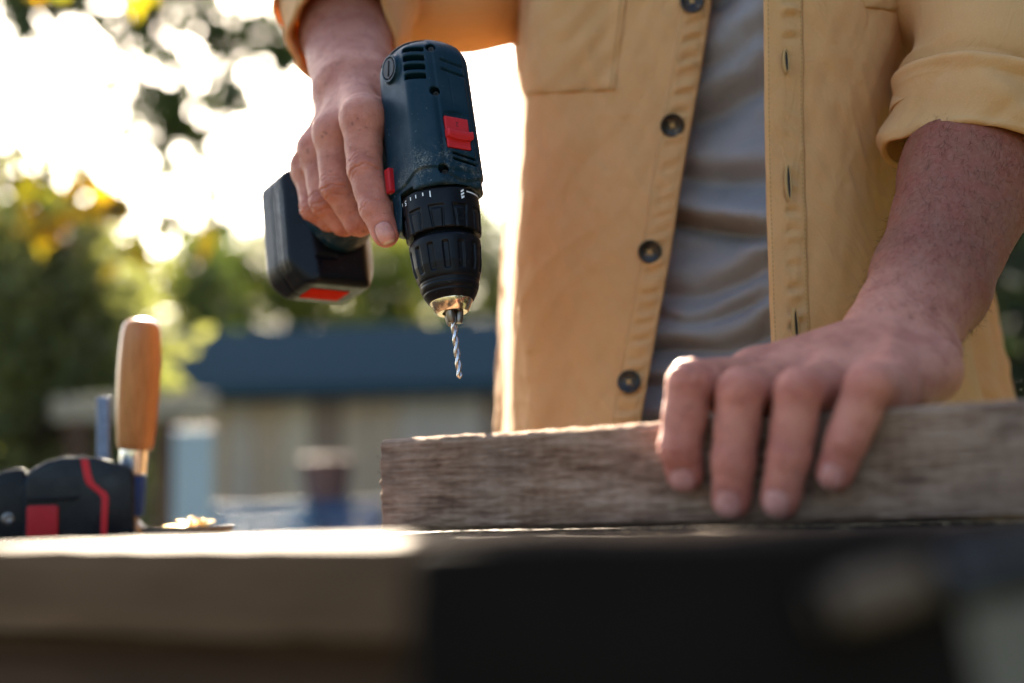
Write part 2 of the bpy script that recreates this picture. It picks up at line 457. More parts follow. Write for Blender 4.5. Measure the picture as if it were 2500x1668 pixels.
def dsdf(name, f, lo, hi, h, m, parent=None):
    vol, l = sdf_grid(f, lo, hi, h); v, q = surface_nets(vol, l, h)
    return dpart(name, np_mesh(name, v*.001, q), m, True, parent)

sel = [Dpix(1077.6, 280.5, t=26), Dpix(1140, 297, t=26), Dpix(1087, 357, t=26), Dpix(1149.5, 372, t=26)]
SEL_A0 = (sel[0][0]+sel[1][0])/2; SEL_A1 = (sel[2][0]+sel[3][0])/2
SEL_R0 = min(s[2] for s in sel); SEL_R1 = max(s[2] for s in sel)
SEL_RC = -.3; SEL_HW = 8.6
capc = Dpix(949, 168, r=26.5)
holes = [Dpix(1059, 224, t=24), Dpix(1073, 414, t=24), Dpix(1045, 119, t=22)]
G1 = [Dpix(1100, 155, t=25)[0], Dpix(1103, 178, t=25)[0]]
G2 = [Dpix(1118, 371+10, t=26)[0], Dpix(1120, 395, t=26)[0]]
VS = [Dpix(1012, y, r=20)[0] for y in (118, 143, 167, 192)]
print('drill len', D_LEN, 'sel', SEL_A0, SEL_A1, SEL_R0, SEL_R1, 'cap', capc, 'holes', holes, 'G', G1, G2, 'V', VS)

def f_body(p):
    a, t, r = p[:, 0], p[:, 1], p[:, 2]
    k = np.clip(a/95, 0, 1.1)
    top = 23.6+3.2*k; bot = -26.0
    tc = (top+bot)/2; hh = (top-bot)/2; hw = 23.6+2.0*k
    d = rbox2(r, t-tc, hw, hh, 13.0)
    # side-to-top chamfer flats
    d = smax(d, (np.abs(r)*.78+t*.63)-(27.4+1.6*k), 2.0)
    rear = (r*r*.9+(t+2)**2)/70.0
    d = smax(d, rear-a, 7)
    tt = np.clip((-t-3)/9, 0, 1); tt = tt*tt*(3-2*tt); front = 108+tt*19
    d = smax(d, a-front, 2.2)
    return d
def f_housing(p):
    a, t, r = p[:, 0], p[:, 1], p[:, 2]
    d = f_body(p)
    # step towards the collar, with a scalloped edge
    ang = np.arctan2(r, t+4)
    edge = 98.0+3.2*np.cos(ang*3.0+.5)+1.5*np.cos(ang*5)
    st = np.clip((a-edge)/1.8, 0, 1); d = d+1.5*st*(3-2*st)*st
    # raised spine on top
    sp = np.clip((11.6-np.abs(r+1))/1.4, 0, 1)*np.clip((t-12)/4, 0, 1)*np.clip((98-a)/2, 0, 1); d = d-.9*sp
    # handle and its foot
    hnd = econe(p, (54, -12, 0), (58, -92, 0), (1, 0, 0), (22, 16.5), (20, 15.5))
    hnd = smin(hnd, econe(p, (58, -88, 0), (62, -122, 0), (1, 0, 0), (21, 16), (34, 27)), 10)
    d = smin(d, hnd, 9)
    # bore for collar
    d = smax(d, 24.9-np.sqrt(r*r+t*t)-1000*(a < 103), .6)
    # flat slots on the top
    for g in G1+G2:
        sl = rbox(np.stack([a-g+.16*(r+2), t-27.5, r+3.2], 1), (.85, 3.4, 8.6), .5); d = smax(d, -sl, .5)
    # recess round gear selector
    q = np.stack([a-(SEL_A0+SEL_A1)/2, t-29.0, r-SEL_RC], 1)
    d = smax(d, -rbox(q, ((SEL_A1-SEL_A0)/2+.4, 3.6, SEL_HW+.5), .6), .5)
    cres = ellipsoid(p, (SEL_A0-1.2, 30.2, SEL_RC), np.eye(3), (5.0, 5.2, 12.5)); d = smax(d, -cres, .6)
    for h in holes:
        n = unit((0, .75, .66)); c = np.array([h[0], 24.0, 11.0]); d = smax(d, -rcone(p, c-n*5, c+n*14, 2.9, 3.3), .6)
    for v in VS:
        sl = rbox(np.stack([a-v+.34*(r-18), (t-16)*.78-(r-18)*.63, (t-16)*.63+(r-18)*.78-3.0], 1), (1.9, 7.0, 6.6), .7)
        d = smax(d, -sl, .6)
    c = np.array([capc[0], capc[1], 0])
    boss = rcone(p, (c[0], c[1], 15), (c[0], c[1], 25.8), 9.2, 8.8)
    boss = np.maximum(boss, r-26.6); d = smin(d, boss, 2.0)
    d = np.maximum(d, -np.maximum(np.sqrt((a-c[0])**2+(t-c[1])**2)-7.2, 24.6-r))
    # grip ribs beside the handle
    for i in range(5):
        d = smax(d, -rcone(p, (47+i*5.2, -18, 24.6), (47+i*5.2, -24, 24.0), .9, .9), .4)
    # hand-grip sawdust-caught parting line
    d = d+.35*np.exp(-(r/.35)**2)*(t > 20)*(a < SEL_A0-7)
    return d
housing = dsdf('housing', f_housing, (-6, -130, -40), (128, 34, 40), .55, M['drill_blue'])
# black rear cap skin over the end
def f_rear(p):
    a, t, r = p[:, 0], p[:, 1], p[:, 2]
    d = f_body(p)-.7
    cut = a-(4.6+np.clip(-t-2, -4, 8)*.25+np.abs(r+6)*.16)
    d = smax(d, cut, .6)
    return smax(d, -(f_body(p)+1.2), .3)
dsdf('rear_cap', f_rear, (-8, -32, -32), (22, 32, 32), .55, M['rubber'])
# brush cap; a near-black strip stands in for its shadowed slot
vs_, fs = lathe([(0.0, 0), (6.9, 0), (6.9, 2.2), (6.3, 2.9), (0, 2.9)], 40, False)
bm = bmesh.new(); me = pymesh('brush_cap', dl([(y, x, z) for x, y, z in vs_]), [f[::-1] for f in fs])
o = dpart('brush_cap', me, M['drill_black']); o.location = Vector((capc[0], capc[1], 23.9))*.001; sharp(me)
bm = bmesh.new(); box_bm(bm, (.0102, .0014, .0010), bevel=.0003); me = bm_mesh('slot', bm)
s_ = dpart('slot', me, M['hole'], parent=o); s_.location = (0, 0, .00285); s_.rotation_euler = (0, 0, R(-12))
M['dark_screw'] = mat('dark_screw', (.012, .012, .013), .6)
# screws deep in their holes
for h in holes:
    n = unit((0, .75, .66)); c = np.array([h[0], 24.0, 11.0])-n*4.0
    vs_, fs = lathe([(0, -1), (2.4, -1), (2.4, .2), (1.6, .9), (.8, .9), (.7, .2), (0, .2)], 18, False)
    me = pymesh('screw', dl(vs_), fs); o = dpart('screw', me, M['dark_screw'])
    o.location = Vector(c)*.001; o.rotation_euler = Vector(n).to_track_quat('Z', 'Y').to_euler()
# gear selector: plate with a raised grip
def f_sel(p):
    a, t, r = p[:, 0], p[:, 1], p[:, 2]
    mid = (SEL_A0+SEL_A1)/2; L = (SEL_A1-SEL_A0)/2
    d = rbox(np.stack([a-mid, t-25.9, r-SEL_RC], 1), (L, 1.5, SEL_HW), .5)
    bulge = 1.2*(1-((r-SEL_RC)/9)**2)
    g = rbox(np.stack([a-(mid+1.8+bulge*.9), t-28.2, r-SEL_RC], 1), (2.6, 2.9, SEL_HW+.8), .9)
    d = smin(d, g, .5)
    return smax(d, ((a-mid-6.2)**2+(t-34.5)**2)**.5*-1+4.6, .4)
dsdf('gear_selector', f_sel, (SEL_A0-4, 20, SEL_RC-14), (SEL_A1+5, 34, SEL_RC+14), .42, M['red'])
# direction switch and trigger
dq = Dpix(955, 443, t=-13)
def f_dir(p):
    return rbox(p-np.array([dq[0], -13, 24.5], np.float32), (8.2, 3.0, 4.6), 1.2)
dsdf('direction_switch', f_dir, (dq[0]-12, -20, 16), (dq[0]+12, -6, 34), .6, M['red_dark'])
def f_trig(p):
    a, t, r = p[:, 0], p[:, 1], p[:, 2]
    d = rbox(p-np.array([79, -39, 0], np.float32), (9, 13, 8.5), 4)
    return smax(d, 8.0-np.sqrt((a-93)**2+(t+39)**2), 2)
dsdf('trigger', f_trig, (66, -56, -12), (92, -22, 12), .8, M['drill_black'])

# torque collar
def f_collar(p):
    a, t, r = p[:, 0]-6.5, p[:, 1], p[:, 2]
    rad = np.sqrt(t*t+r*r); th = np.arctan2(r, t)
    R_ = 24.3-.9*np.clip((a-112)/14, 0, 1)
    d = smax(rad-R_, np.abs(a-113.0)-13.0, 1.2)
    N = 10; w = (np.mod(th*N/(2*np.pi)+.36, 1)-.5)*(2*np.pi/N)*R_
    pad = np.maximum(np.maximum(np.abs(w)-(4.9-.09*(a-112)), 111.5-a), R_-.95-rad)
    d = smax(d, -pad, .5)
    ton = np.maximum(np.maximum(np.abs(w)-(3.4-.06*(a-112)), 113.6-a), np.maximum(rad-R_+.15, a-125.6))
    ton = np.maximum(ton, R_-3-rad)
    return smin(d, ton, .4)
dsdf('torque_collar', f_collar, (104, -28, -28), (136, 28, 28), .5, M['drill_black'])
# chuck sleeve
prof_c = np.array([6.5, 0])+np.array([(124, 18.5), (128.2, 19.0), (128.6, 21.6), (130.2, 22.3), (133, 22.3), (146, 21.2), (153, 19.4), (157, 18.0), (158.2, 18.2), (160, 17.6), (163, 16.3), (166.5, 14.1), (167.2, 13.6)])
def f_chuck(p):
    a, t, r = p[:, 0], p[:, 1], p[:, 2]
    rad = np.sqrt(t*t+r*r); th = np.arctan2(r, t)
    R_ = np.interp(a, prof_c[:, 0], prof_c[:, 1])
    d = (rad-R_)*.92
    d = smax(d, a-173.4, .5); d = smax(d, 131-a, .3)
    N = 14; w = (np.mod(th*N/(2*np.pi)+.2, 1)-.5)*(2*np.pi/N)*R_
    sl = rbox(np.stack([a-149, w, rad-R_-.6], 1), (8.4, 1.9, 1.9), .9); d = smax(d, -sl, .45)
    for g in (161.7, 168): d = d+.45*np.exp(-((a-g)/.45)**2)
    return d
dsdf('chuck_sleeve', f_chuck, (129, -25, -25), (177, 25, 25), .5, M['drill_black'])
def dlathe(name, prof, m, n=64, parent=None):
    vs_, fs = lathe([(rr, aa) for aa, rr in prof], n, True)
    me = pymesh(name, dl([(z, x, y) for x, y, z in vs_]), fs); o = dpart(name, me, m, parent=parent); sharp(me); return o
dlathe('chuck_ring', [(172, 12.4), (173.1, 13.2), (174.1, 13.1), (179.7, 9.9), (180.2, 9.3), (180.1, 6.3), (178, 5.6)], M['brass_steel'])
# jaws
for k in range(3):
    an = R(120*k+58); c0 = np.array([174.5, math.cos(an)*5.0, math.sin(an)*5.0]); c1 = np.array([187.0, math.cos(an)*3.0, math.sin(an)*3.0])
    vs_, fs = lathe([(2.75, 0), (2.7, .55), (2.5, .88), (1.9, 1.0), (0, 1.0)], 20, True)
    L = np.linalg.norm(c1-c0)
    me = pymesh('jaw', dl([(x, y, z*L) for x, y, z in vs_]), fs); o = dpart('jaw', me, M['dark_steel']); sharp(me, 40)
    o.location = Vector(c0)*.001; o.rotation_euler = Vector(unit(c1-c0)).to_track_quat('Z', 'Y').to_euler()
# twist bit
def bit_mesh():
    n, a0, a1 = 40, 178.0, D_LEN
    rows = 150; vs_, fs = [], []
    for i in range(rows+1):
        a = a0+(a1-a0)*i/rows
        tw = (a-a0)/15.0*2*math.pi
        flute = min(max((a-186)/2.5, 0), 1)
        tip = min(1, max(0, (a1-a)/1.7))
        for j in range(n):
            th = 2*math.pi*j/n
            c = abs(math.cos(th)); rho = 1.95*(1-flute*(1-(.36+.64*min(1, c**1.4*1.25+.0))))
            if flute > .5 and .80 < c < .90: rho *= .955
            rho *= .08+.92*tip
            vs_.append((a, rho*math.cos(th+tw), rho*math.sin(th+tw)))
    for i in range(rows):
        for j in range(n):
            k = (j+1) % n; fs.append((i*n+j, i*n+k, (i+1)*n+k, (i+1)*n+j))
    fs.append(tuple(rows*n+j for j in range(n)))
    return pymesh('drill_bit', dl(vs_), fs)
me = bit_mesh(); dpart('drill_bit', me, M['bit_steel']); sharp(me, 50)

# battery pack at the foot of the handle
def f_batt(p):
    q = p-np.array([76, -151, 0], np.float32)
    d = rbox(q, (43, 26, 34), 6)
    d = smax(d, (np.abs(q[:, 2])*.70+q[:, 1]*.71)-(32), 3)
    d = smax(d, (q[:, 0]*.6-q[:, 1]*.8)-40, 3)
    d = smax(d, (-q[:, 0]*.6-q[:, 1]*.8)-42, 3)
    d = smax(d, (q[:, 0]*.55+np.abs(q[:, 2])*.83)-43, 4)
    d = d+.6*np.exp(-((q[:, 1]+3)/.5)**2)
    for i in range(3): d = d+.5*np.exp(-((q[:, 1]-8+i*7)/.6)**2)*(q[:, 2] > 26)*(np.abs(q[:, 0]) < 30)
    for i in range(3): d = smax(d, -rbox(q-np.array([-24+i*24, 26, 20], np.float32), (1.2, 1.2, 16), .5), .4)
    return d
batt = dsdf('battery_case', f_batt, (26, -186, -42), (126, -118, 42), 1.0, M['drill_black'])
bq = np.array([118.9, -149.0, 3.0])
bm = bmesh.new(); box_bm(bm, (.0016, .0190, .0300), bevel=.0006); me = bm_mesh('red_latch', bm)
o = dpart('red_latch', me, M['red_label'], parent=batt); o.location = Vector(bq)*.001

# printed marks
def text_pts(s, size):
    cu = bpy.data.curves.new('t', 'FONT'); cu.body = s; cu.size = size; cu.align_x = 'CENTER'; cu.align_y = 'CENTER'; cu.resolution_u = 3; cu.offset = size*.012
    ob = bpy.data.objects.new('t', cu); COL.objects.link(ob)
    dg = bpy.context.evaluated_depsgraph_get(); me = bpy.data.meshes.new_from_object(ob.evaluated_get(dg))
    vs_ = [tuple(v.co) for v in me.vertices]; fs = [tuple(p.vertices) for p in me.polygons]
    bpy.data.objects.remove(ob); bpy.data.curves.remove(cu); bpy.data.meshes.remove(me); return vs_, fs
def on_collar(name, vs_, fs, th0, a0, m, rad=24.42, parent=None):
    """flat art (x right, y up as the user behind the drill reads it) wrapped on the collar"""
    out = []
    for x, y, *_ in vs_:
        th = th0+x/rad; out.append((a0+y, rad*math.cos(th), rad*math.sin(th)))
    return dpart(name, pymesh(name, dl(out), fs), m, False)
def rect(w, h, sk=0.): return [(-w/2-sk, -h/2), (w/2-sk, -h/2), (w/2+sk, h/2), (-w/2+sk, h/2)], [(0, 1, 2, 3)]
def th_of(px, py):
    best = None
    for i in range(720):
        th = -math.pi+i*math.pi/360
        w = DW(110, 24.4*math.cos(th), 24.4*math.sin(th)); x, y, d = pix(w)
        n = _t*math.cos(th)+_rt*math.sin(th)
        if n@(CAM-w) > 0 and (best is None or abs(x-px) < best[0]): best = (abs(x-px), th)
    return best[1]
v1, f1 = text_pts('1', 5.6); on_collar('number_mark', v1, f1, th_of(1050, 470), 110.6, M['print_white'])
v5, f5 = text_pts('5', 4.6); on_collar('number_mark', v5, f5, th_of(990, 490), 110.6, M['print_white'])
for px_ in (1032, 1015, 1002, 983): 
    v_, f_ = rect(.7, 2.2); on_collar('tick_mark', v_, f_, th_of(px_, 480), 110.0, M['print_white'])
th = th_of(1128.5, 470)
for y0, w0 in ((2.6, 2.3), (.4, 2.5), (-1.6, 2.3)):
    on_collar('bit_symbol_mark', [(-w0/2, y0-1.5), (w0/2, y0-.1), (w0/2, y0+1.1), (-w0/2, y0-.3)], [(0, 1, 2, 3)], th, 111.2, M['print_white'])
on_collar('bit_symbol_mark', [(-1.2, 4.2), (1.2, 4.2), (1.2, 5.1)], [(0, 1, 2)], th, 108.6, M['print_white'])
t0_, t1_ = th_of(1139, 465), th_of(1168, 470)
n_ = 8; vv = []
for i in range(n_+1):
    th = t0_+(t1_-t0_)*i/n_; vv += [(108.9, 24.55*math.cos(th), 24.55*math.sin(th)), (109.8, 24.55*math.cos(th), 24.55*math.sin(th))]
dpart('pointer_mark', pymesh('pointer_mark', dl(vv), [(2*i, 2*i+1, 2*i+3, 2*i+2) for i in range(n_)]), M['print_white'], False)
v2, f2 = text_pts('2', 4.2)
dpart('number_mark', pymesh('number_mark', dl([(SEL_A0+4.6+y, 27.46, SEL_RC+x) for x, y, *_ in v2]), f2), M['print_dark'], False)
# ------------------------------------------------------------------ the man: one continuous body surface, modelled in mm
def mm(px, py, d): return P(px, py, d)*1000
def dmm(a, t, r): return DW(a, t, r)*1000
class Finger:
    def __init__(s, joints, radii, dorsal, nail=True, wr=1.0):
        s.j = [np.asarray(q, np.float32) for q in joints]; s.r = radii; s.n = unit(dorsal); s.nail = nail; s.wr = wr
        s.e = [unit(s.j[i+1]-s.j[i]) for i in range(3)]
        # dorsal direction for every joint, square to the bones
        s.nj = []
        for i in range(3):
            e = s.e[i] if i == 0 else unit(s.e[i-1]+s.e[i]); s.nj.append(unit(s.n-e*np.dot(s.n, e)))
        e = s.e[2]; s.nn = unit(s.n-e*np.dot(s.n, e))
    def sdf(s, p):
        """evaluated only near the finger; a safe bound elsewhere"""
        c = (s.j[0]+s.j[1]+s.j[2]+s.j[3])/4; R_ = max(np.linalg.norm(q-c) for q in s.j)+18
        far = np.sqrt(((p-c)**2).sum(1))-R_
        out = far+5.0; near = far < 2
        if near.any(): out[near] = s._sdf(p[near])
        return out
    def _sdf(s, p):
        j, r = s.j, s.r
        d = rcone(p, j[0], j[1], r[0], r[1])
        d = smin(d, rcone(p, j[1], j[2], r[1]*.97, r[2]), 3.0)
        d = smin(d, rcone(p, j[2], j[3], r[2], r[3]), 3.0)
        for i, k in ((1, .26), (2, .12)):     # knuckle pads
            d = smin(d, ball(p, j[i]+s.nj[i]*r[i]*k, r[i]*.86), 2.5)
        for i in (0, 1):                      # fleshy pads on the palm side
            m_ = j[i]*.45+j[i+1]*.55; e = s.e[i]; n = unit(s.n-e*np.dot(s.n, e))
            d = smin(d, ellipsoid(p, m_-n*1.6, np.stack([e, n, np.cross(e, n)]), (17-4*i, r[i+1]*1.02, r[i+1]*1.04)), 3.0)
        # finger pulp
        d = smin(d, ellipsoid(p, j[3]-s.e[2]*4-s.nn*1.6, np.stack([s.e[2], s.nn, np.cross(s.e[2], s.nn)]), (9.5, r[3]*.95, r[3]*1.02)), 2.0)
        # wrinkles over the joints
        for i, depth, offs in ((1, 1.5, (-6.3, -4.2, -2.2, .1, 2.4, 4.6)), (2, .95, (-2.6, -.6, 1.3))):
            e = unit(s.e[i-1]+s.e[i]); q = p-j[i]; sd = np.cross(e, s.nj[i])
            a = q@e.astype(np.float32); w = q@s.nj[i].astype(np.float32); x = q@sd.astype(np.float32)
            near = np.exp(-(np.sqrt((q**2).sum(1))/(r[i]*1.35))**4)
            mk = np.clip((w/r[i]-.05)/.5, 0, 1)*near
            g = 0
            for kk, o in enumerate(offs):
                bend = .035*x*x*(-1 if o < 0 else 1)*(.6+.12*abs(o)) + .55*np.sin(x*.7+kk*2.1+j[i][0]) + .3*np.sin(x*1.9+kk)
                amp = .6+.4*math.sin(kk*2.4+float(j[i][1])*.7)
                g = g+amp*np.exp(-((a-o*(r[i]/9.0)+bend*(1 if o < 0 else -1))/.66)**2)
            d = d+depth*s.wr*mk*g
        # folds on the palm side
        for i in (1, 2):
            e = unit(s.e[i-1]+s.e[i]); q = p-j[i]; a = q@e.astype(np.float32); w = q@s.nj[i].astype(np.float32)
            near = np.exp(-(np.sqrt((q**2).sum(1))/(r[i]*1.5))**4)
            d = d+.7*np.clip((-w/r[i]-.1)/.5, 0, 1)*near*np.exp(-(a/.8)**2)
        if s.nail:
            rr, mk = s.nailmask(p)
            d = d+.42*np.exp(-((rr-1)/.11)**2)*mk-.08*np.clip((.96-rr)/.1, 0, 1)*mk
            # flatten nail plate lengthwise
        return d
    def nailmask(s, p):
        r = s.r[3]; q = p-s.j[3]; a = q@s.e[2].astype(np.float32); w = q@s.nn.astype(np.float32); x = q@np.cross(s.e[2], s.nn).astype(np.float32)
        u = (a-1.4)/(r*.80); v = x/(r*.68)
        rr = (np.abs(u)**3+np.abs(v)**3)**(1/3)
        near = np.sqrt((q**2).sum(1)) < r*1.9
        return rr, np.clip((w/r-.05)/.25, 0, 1)*near

def tint_for(v, fingers, base, extra=None):
    n = len(v); c = np.tile(np.array(base, np.float32), (n, 1)); al = np.ones(n, np.float32)
    p = v.astype(np.float32)
    red = np.zeros(n, np.float32)
    for f in fingers:
        for i in (0, 1, 2):
            q = p-f.j[i]; w = q@f.nj[i].astype(np.float32)
            red = np.maximum(red, (.75 if i else .5)*np.exp(-((q**2).sum(1))/(f.r[i]*1.05)**2)*np.clip(w/f.r[i]+.4, 0, 1))
        q = p-f.j[3]; red = np.maximum(red, .8*np.exp(-((q**2).sum(1))/(f.r[3]*1.6)**2))
    c = c*(1-red[:, None])+np.array((.50, .140, .100), np.float32)*red[:, None]
    for f in fingers:
        if not f.nail: continue
        rr, mk = f.nailmask(p)
        m_ = (np.clip((.99-rr)/.08, 0, 1)*np.clip(mk*2, 0, 1))[:, None]
        q = p-f.j[3]; a = (q@f.e[2].astype(np.float32))/f.r[3]
        nc = np.where((a > .80)[:, None], np.array((.58, .47, .38)), np.array((.56, .27, .22)))
        c = c*(1-m_)+nc*m_; al = al*(1-m_[:, 0])
        grime = (np.exp(-((rr-1.0)/.07)**2)*np.clip(mk*2, 0, 1))[:, None]*.45
        c = c*(1-grime)+np.array((.10, .055, .04))*grime
    if extra is not None: c, al = extra(p, c, al)
    return c, al

# ---- right hand on the drill handle
n_r = unit(_rt*.85-_e*.45)
RF = [
    Finger([mm(884, 288, .907), mm(890, 411, .8965), mm(916, 508, .887), mm(942, 572, .8815)], [11.9, 11.2, 9.7, 8.3], unit(_rt*.62+_t*.72)),
    Finger([mm(813, 322, .936), mm(823, 455, .9265), mm(876, 540, .930), dmm(87, -60, -6)], [11.6, 11.0, 9.8, 8.5], unit(_rt*.9+_e*.35+_t*.2)),
    Finger([mm(774, 366, .958), mm(795, 492, .9445), mm(840, 541, .949), dmm(84, -80, -6)], [11.2, 10.4, 9.4, 8.0], unit(_rt*.9+_e*.35+_t*.15)),
    Finger([mm(755, 410, .971), mm(768, 507, .9605), mm(806, 534, .962), dmm(80, -98, 0)], [10.6, 9.4, 8.6, 7.2], unit(_rt*.9+_e*.3+_t*.1)),
]
RW = mm(864, 205, .978); RFA = mm(845, 80, 1.055); RE = mm(852, -145, 1.20); RS = P(1345, -165, 1.20)*1000
r_th = [dmm(2, -66, 2), dmm(16, -52, -31), dmm(42, -47, -33), dmm(64, -44, -30)]
RTH = Finger(r_th, [12.5, 11, 10, 8.5], -_rt, True)
def palm(p, W, mcps, rw, k=9.0):
    d = None
    for i, m_ in enumerate(mcps):
        w0 = W+(m_-W)*.12
        c = rcone(p, w0, m_, 13.0-i*.6, rw[i])
        d = c if d is None else smin(d, c, k)
    return d
def f_rhand(p):
    M_ = [f.j[0] for f in RF]
    d = palm(p, RW, M_, [12.4, 12.2, 11.8, 11.0], 11)
    side = unit(M_[3]-M_[0])
    # tendon ridges and knuckle heads
    nd = unit(n_r)
    for f, rr in zip(RF, (9.2, 9.2, 8.6, 7.8)):
        d = smin(d, ball(p, f.j[0]-nd*.6, rr+1.2), 9.0)
        d = smin(d, rcone(p, RW+nd*9+(f.j[0]-RW)*.15, f.j[0]+nd*8.0, 2.0, 2.0), 6)
    # heel and thenar behind the handle
    d = smin(d, rcone(p, RW+(dmm(20, -95, 8)-RW)*.3, dmm(24, -98, 10), 15, 13), 9)
    d = smin(d, rcone(p, RW, dmm(16, -58, -14), 17, 14), 9)
    d = smin(d, rcone(p, RF[0].j[0]-nd*3, dmm(30, -40, 2), 12, 11), 8)      # web to the thumb
    # wrist and forearm
    sd = unit(np.cross(RW-RE, _f))
    fa = econe(p, RW, RFA, sd, (28.5, 21), (33, 28))
    fa = smin(fa, econe(p, RFA, RE, sd, (33, 29), (42, 40)), 12)
    fa = smin(fa, rcone(p, RE, RS, 44, 52), 15)
    d = smin(d, fa, 13)
    d = smin(d, ball(p, RW+sd*20+_f*-6, 8), 9)
    th = RTH.sdf(p); d = smin(d, th, 7)
    fg = None
    for f in RF:
        x = f.sdf(p); fg = x if fg is None else smin(fg, x, .7)
    d = smin(d, fg, 7)
    # hollows between the knuckles
    for a_, b_ in zip(RF[:-1], RF[1:]):
        m_ = (a_.j[0]+b_.j[0])/2+(a_.e[0]+b_.e[0])*4+nd*12.5
        d = smax(d, -ball(p, m_+nd*1.5, 2.4), 6.0)
    d = d+.18*fnoise(p, .035, 3)+.07*fnoise(p, .15, 4)
    return d

# ---- left hand on the board
LF = [
    Finger([mm(1838, 926, 0.7302), mm(1684, 935, 0.6854), mm(1660, 1092, 0.6838), mm(1672, 1160, 0.6860)], [12.2, 11.1, 10.1, 8.9], np.array((-.35, -.85, .35))),
    Finger([mm(1925, 934, 0.7258), mm(1808, 958, 0.6709), mm(1792, 1122, 0.6703), mm(1785, 1222, 0.6714)], [12.4, 11.3, 10.3, 9.1], np.array((-.3, -.9, .3))),
    Finger([mm(2032, 934, 0.7146), mm(1950, 958, 0.6574), mm(1927, 1112, 0.6569), mm(1904, 1222, 0.6586)], [12.2, 11.1, 10.0, 8.8], np.array((-.3, -.9, .3))),
    Finger([mm(2172, 938, 0.6910), mm(2120, 946, 0.6451), mm(2068, 1075, 0.6446), mm(2038, 1158, 0.6462)], [11.6, 10.6, 9.4, 8.1], np.array((-.25, -.9, .35))),
]
LTH = Finger([mm(2120, 880, 0.7728), mm(2040, 960, 0.7974), mm(1985, 1030, 0.7896), mm(1930, 1075, 0.7784)], [13, 11, 10, 8.5], np.array((-.2, .95, .2)), False)
LW = mm(2190, 832, 0.7750); LFA = mm(2272, 690, .832); LFB = mm(2368, 440, .890); LE = mm(2455, 150, .925); LS = P(2330, -230, 1.12)*1000
def f_lhand(p):
    M_ = [f.j[0] for f in LF]
    d = palm(p, LW, M_, [14.0, 14.5, 14.5, 14.0], 14)
    d = smin(d, econe(p, LW*.6+(M_[1]+M_[2])*.2, (M_[1]+M_[2])*.45+LW*.1, M_[3]-M_[0], (30, 15), (34, 14)), 12)
    up = np.array((-.05, -.25, .97))
    for f, rr in zip(LF, (8.6, 9.0, 8.8, 8.4)):
        d = smin(d, ball(p, f.j[0]+up*3.0, rr+2.2), 8.0)
        d = smin(d, rcone(p, LW+up*12+(f.j[0]-LW)*.2, f.j[0]+up*12.0, 1.8, 2.0), 6)
    d = smin(d, rcone(p, mm(2262, 905, 0.7482), mm(2215, 935, 0.7168), 19, 15), 10)       # heel of the hand
    d = smin(d, rcone(p, LW, mm(2070, 905, 0.7672), 19, 15), 10)                           # thenar
    for f in LF: d = smin(d, rcone(p, f.j[0]-up*9, f.j[0]*.42+f.j[1]*.58-up*6.5, 11, 9.5), 7)
    sd = unit(np.cross(LW-LE, _f))
    fa = econe(p, LW, LFA, sd, (30, 22), (33.5, 29)); fa = smin(fa, econe(p, LFA, LFB, sd, (33.5, 29), (42.5, 38)), 12)
    fa = smin(fa, econe(p, LFB, LE, sd, (42.5, 38), (40, 38)), 12); fa = smin(fa, rcone(p, LE, LS, 38, 50), 15)
    d = smin(d, fa, 12)
    d = smin(d, ball(p, mm(2300, 862, 0.7683), 10), 10)                                     # ulna head
    d = smin(d, LTH.sdf(p), 7)
    fg = None
    for f in LF:
        x = f.sdf(p); fg = x if fg is None else smin(fg, x, .7)
    d = smin(d, fg, 5)
    for a_, b_ in zip(LF[:-1], LF[1:]):
        m_ = (a_.j[0]+b_.j[0])/2+(a_.e[0]+b_.e[0])*5+up*12
        d = smax(d, -ball(p, m_+up*4, 3.4), 6.0)
    # wrist creases
    q = p-LW; a = q@unit(LW-LFA).astype(np.float32)
    d = d+.5*(np.exp(-((a+6+.02*(q@sd.astype(np.float32))**2*.3)/1.0)**2)+np.exp(-((a+11)/.9)**2))*np.exp(-(a/25)**2)
    d = d+.2*fnoise(p, .03, 5)+.07*fnoise(p, .14, 6)
    return d

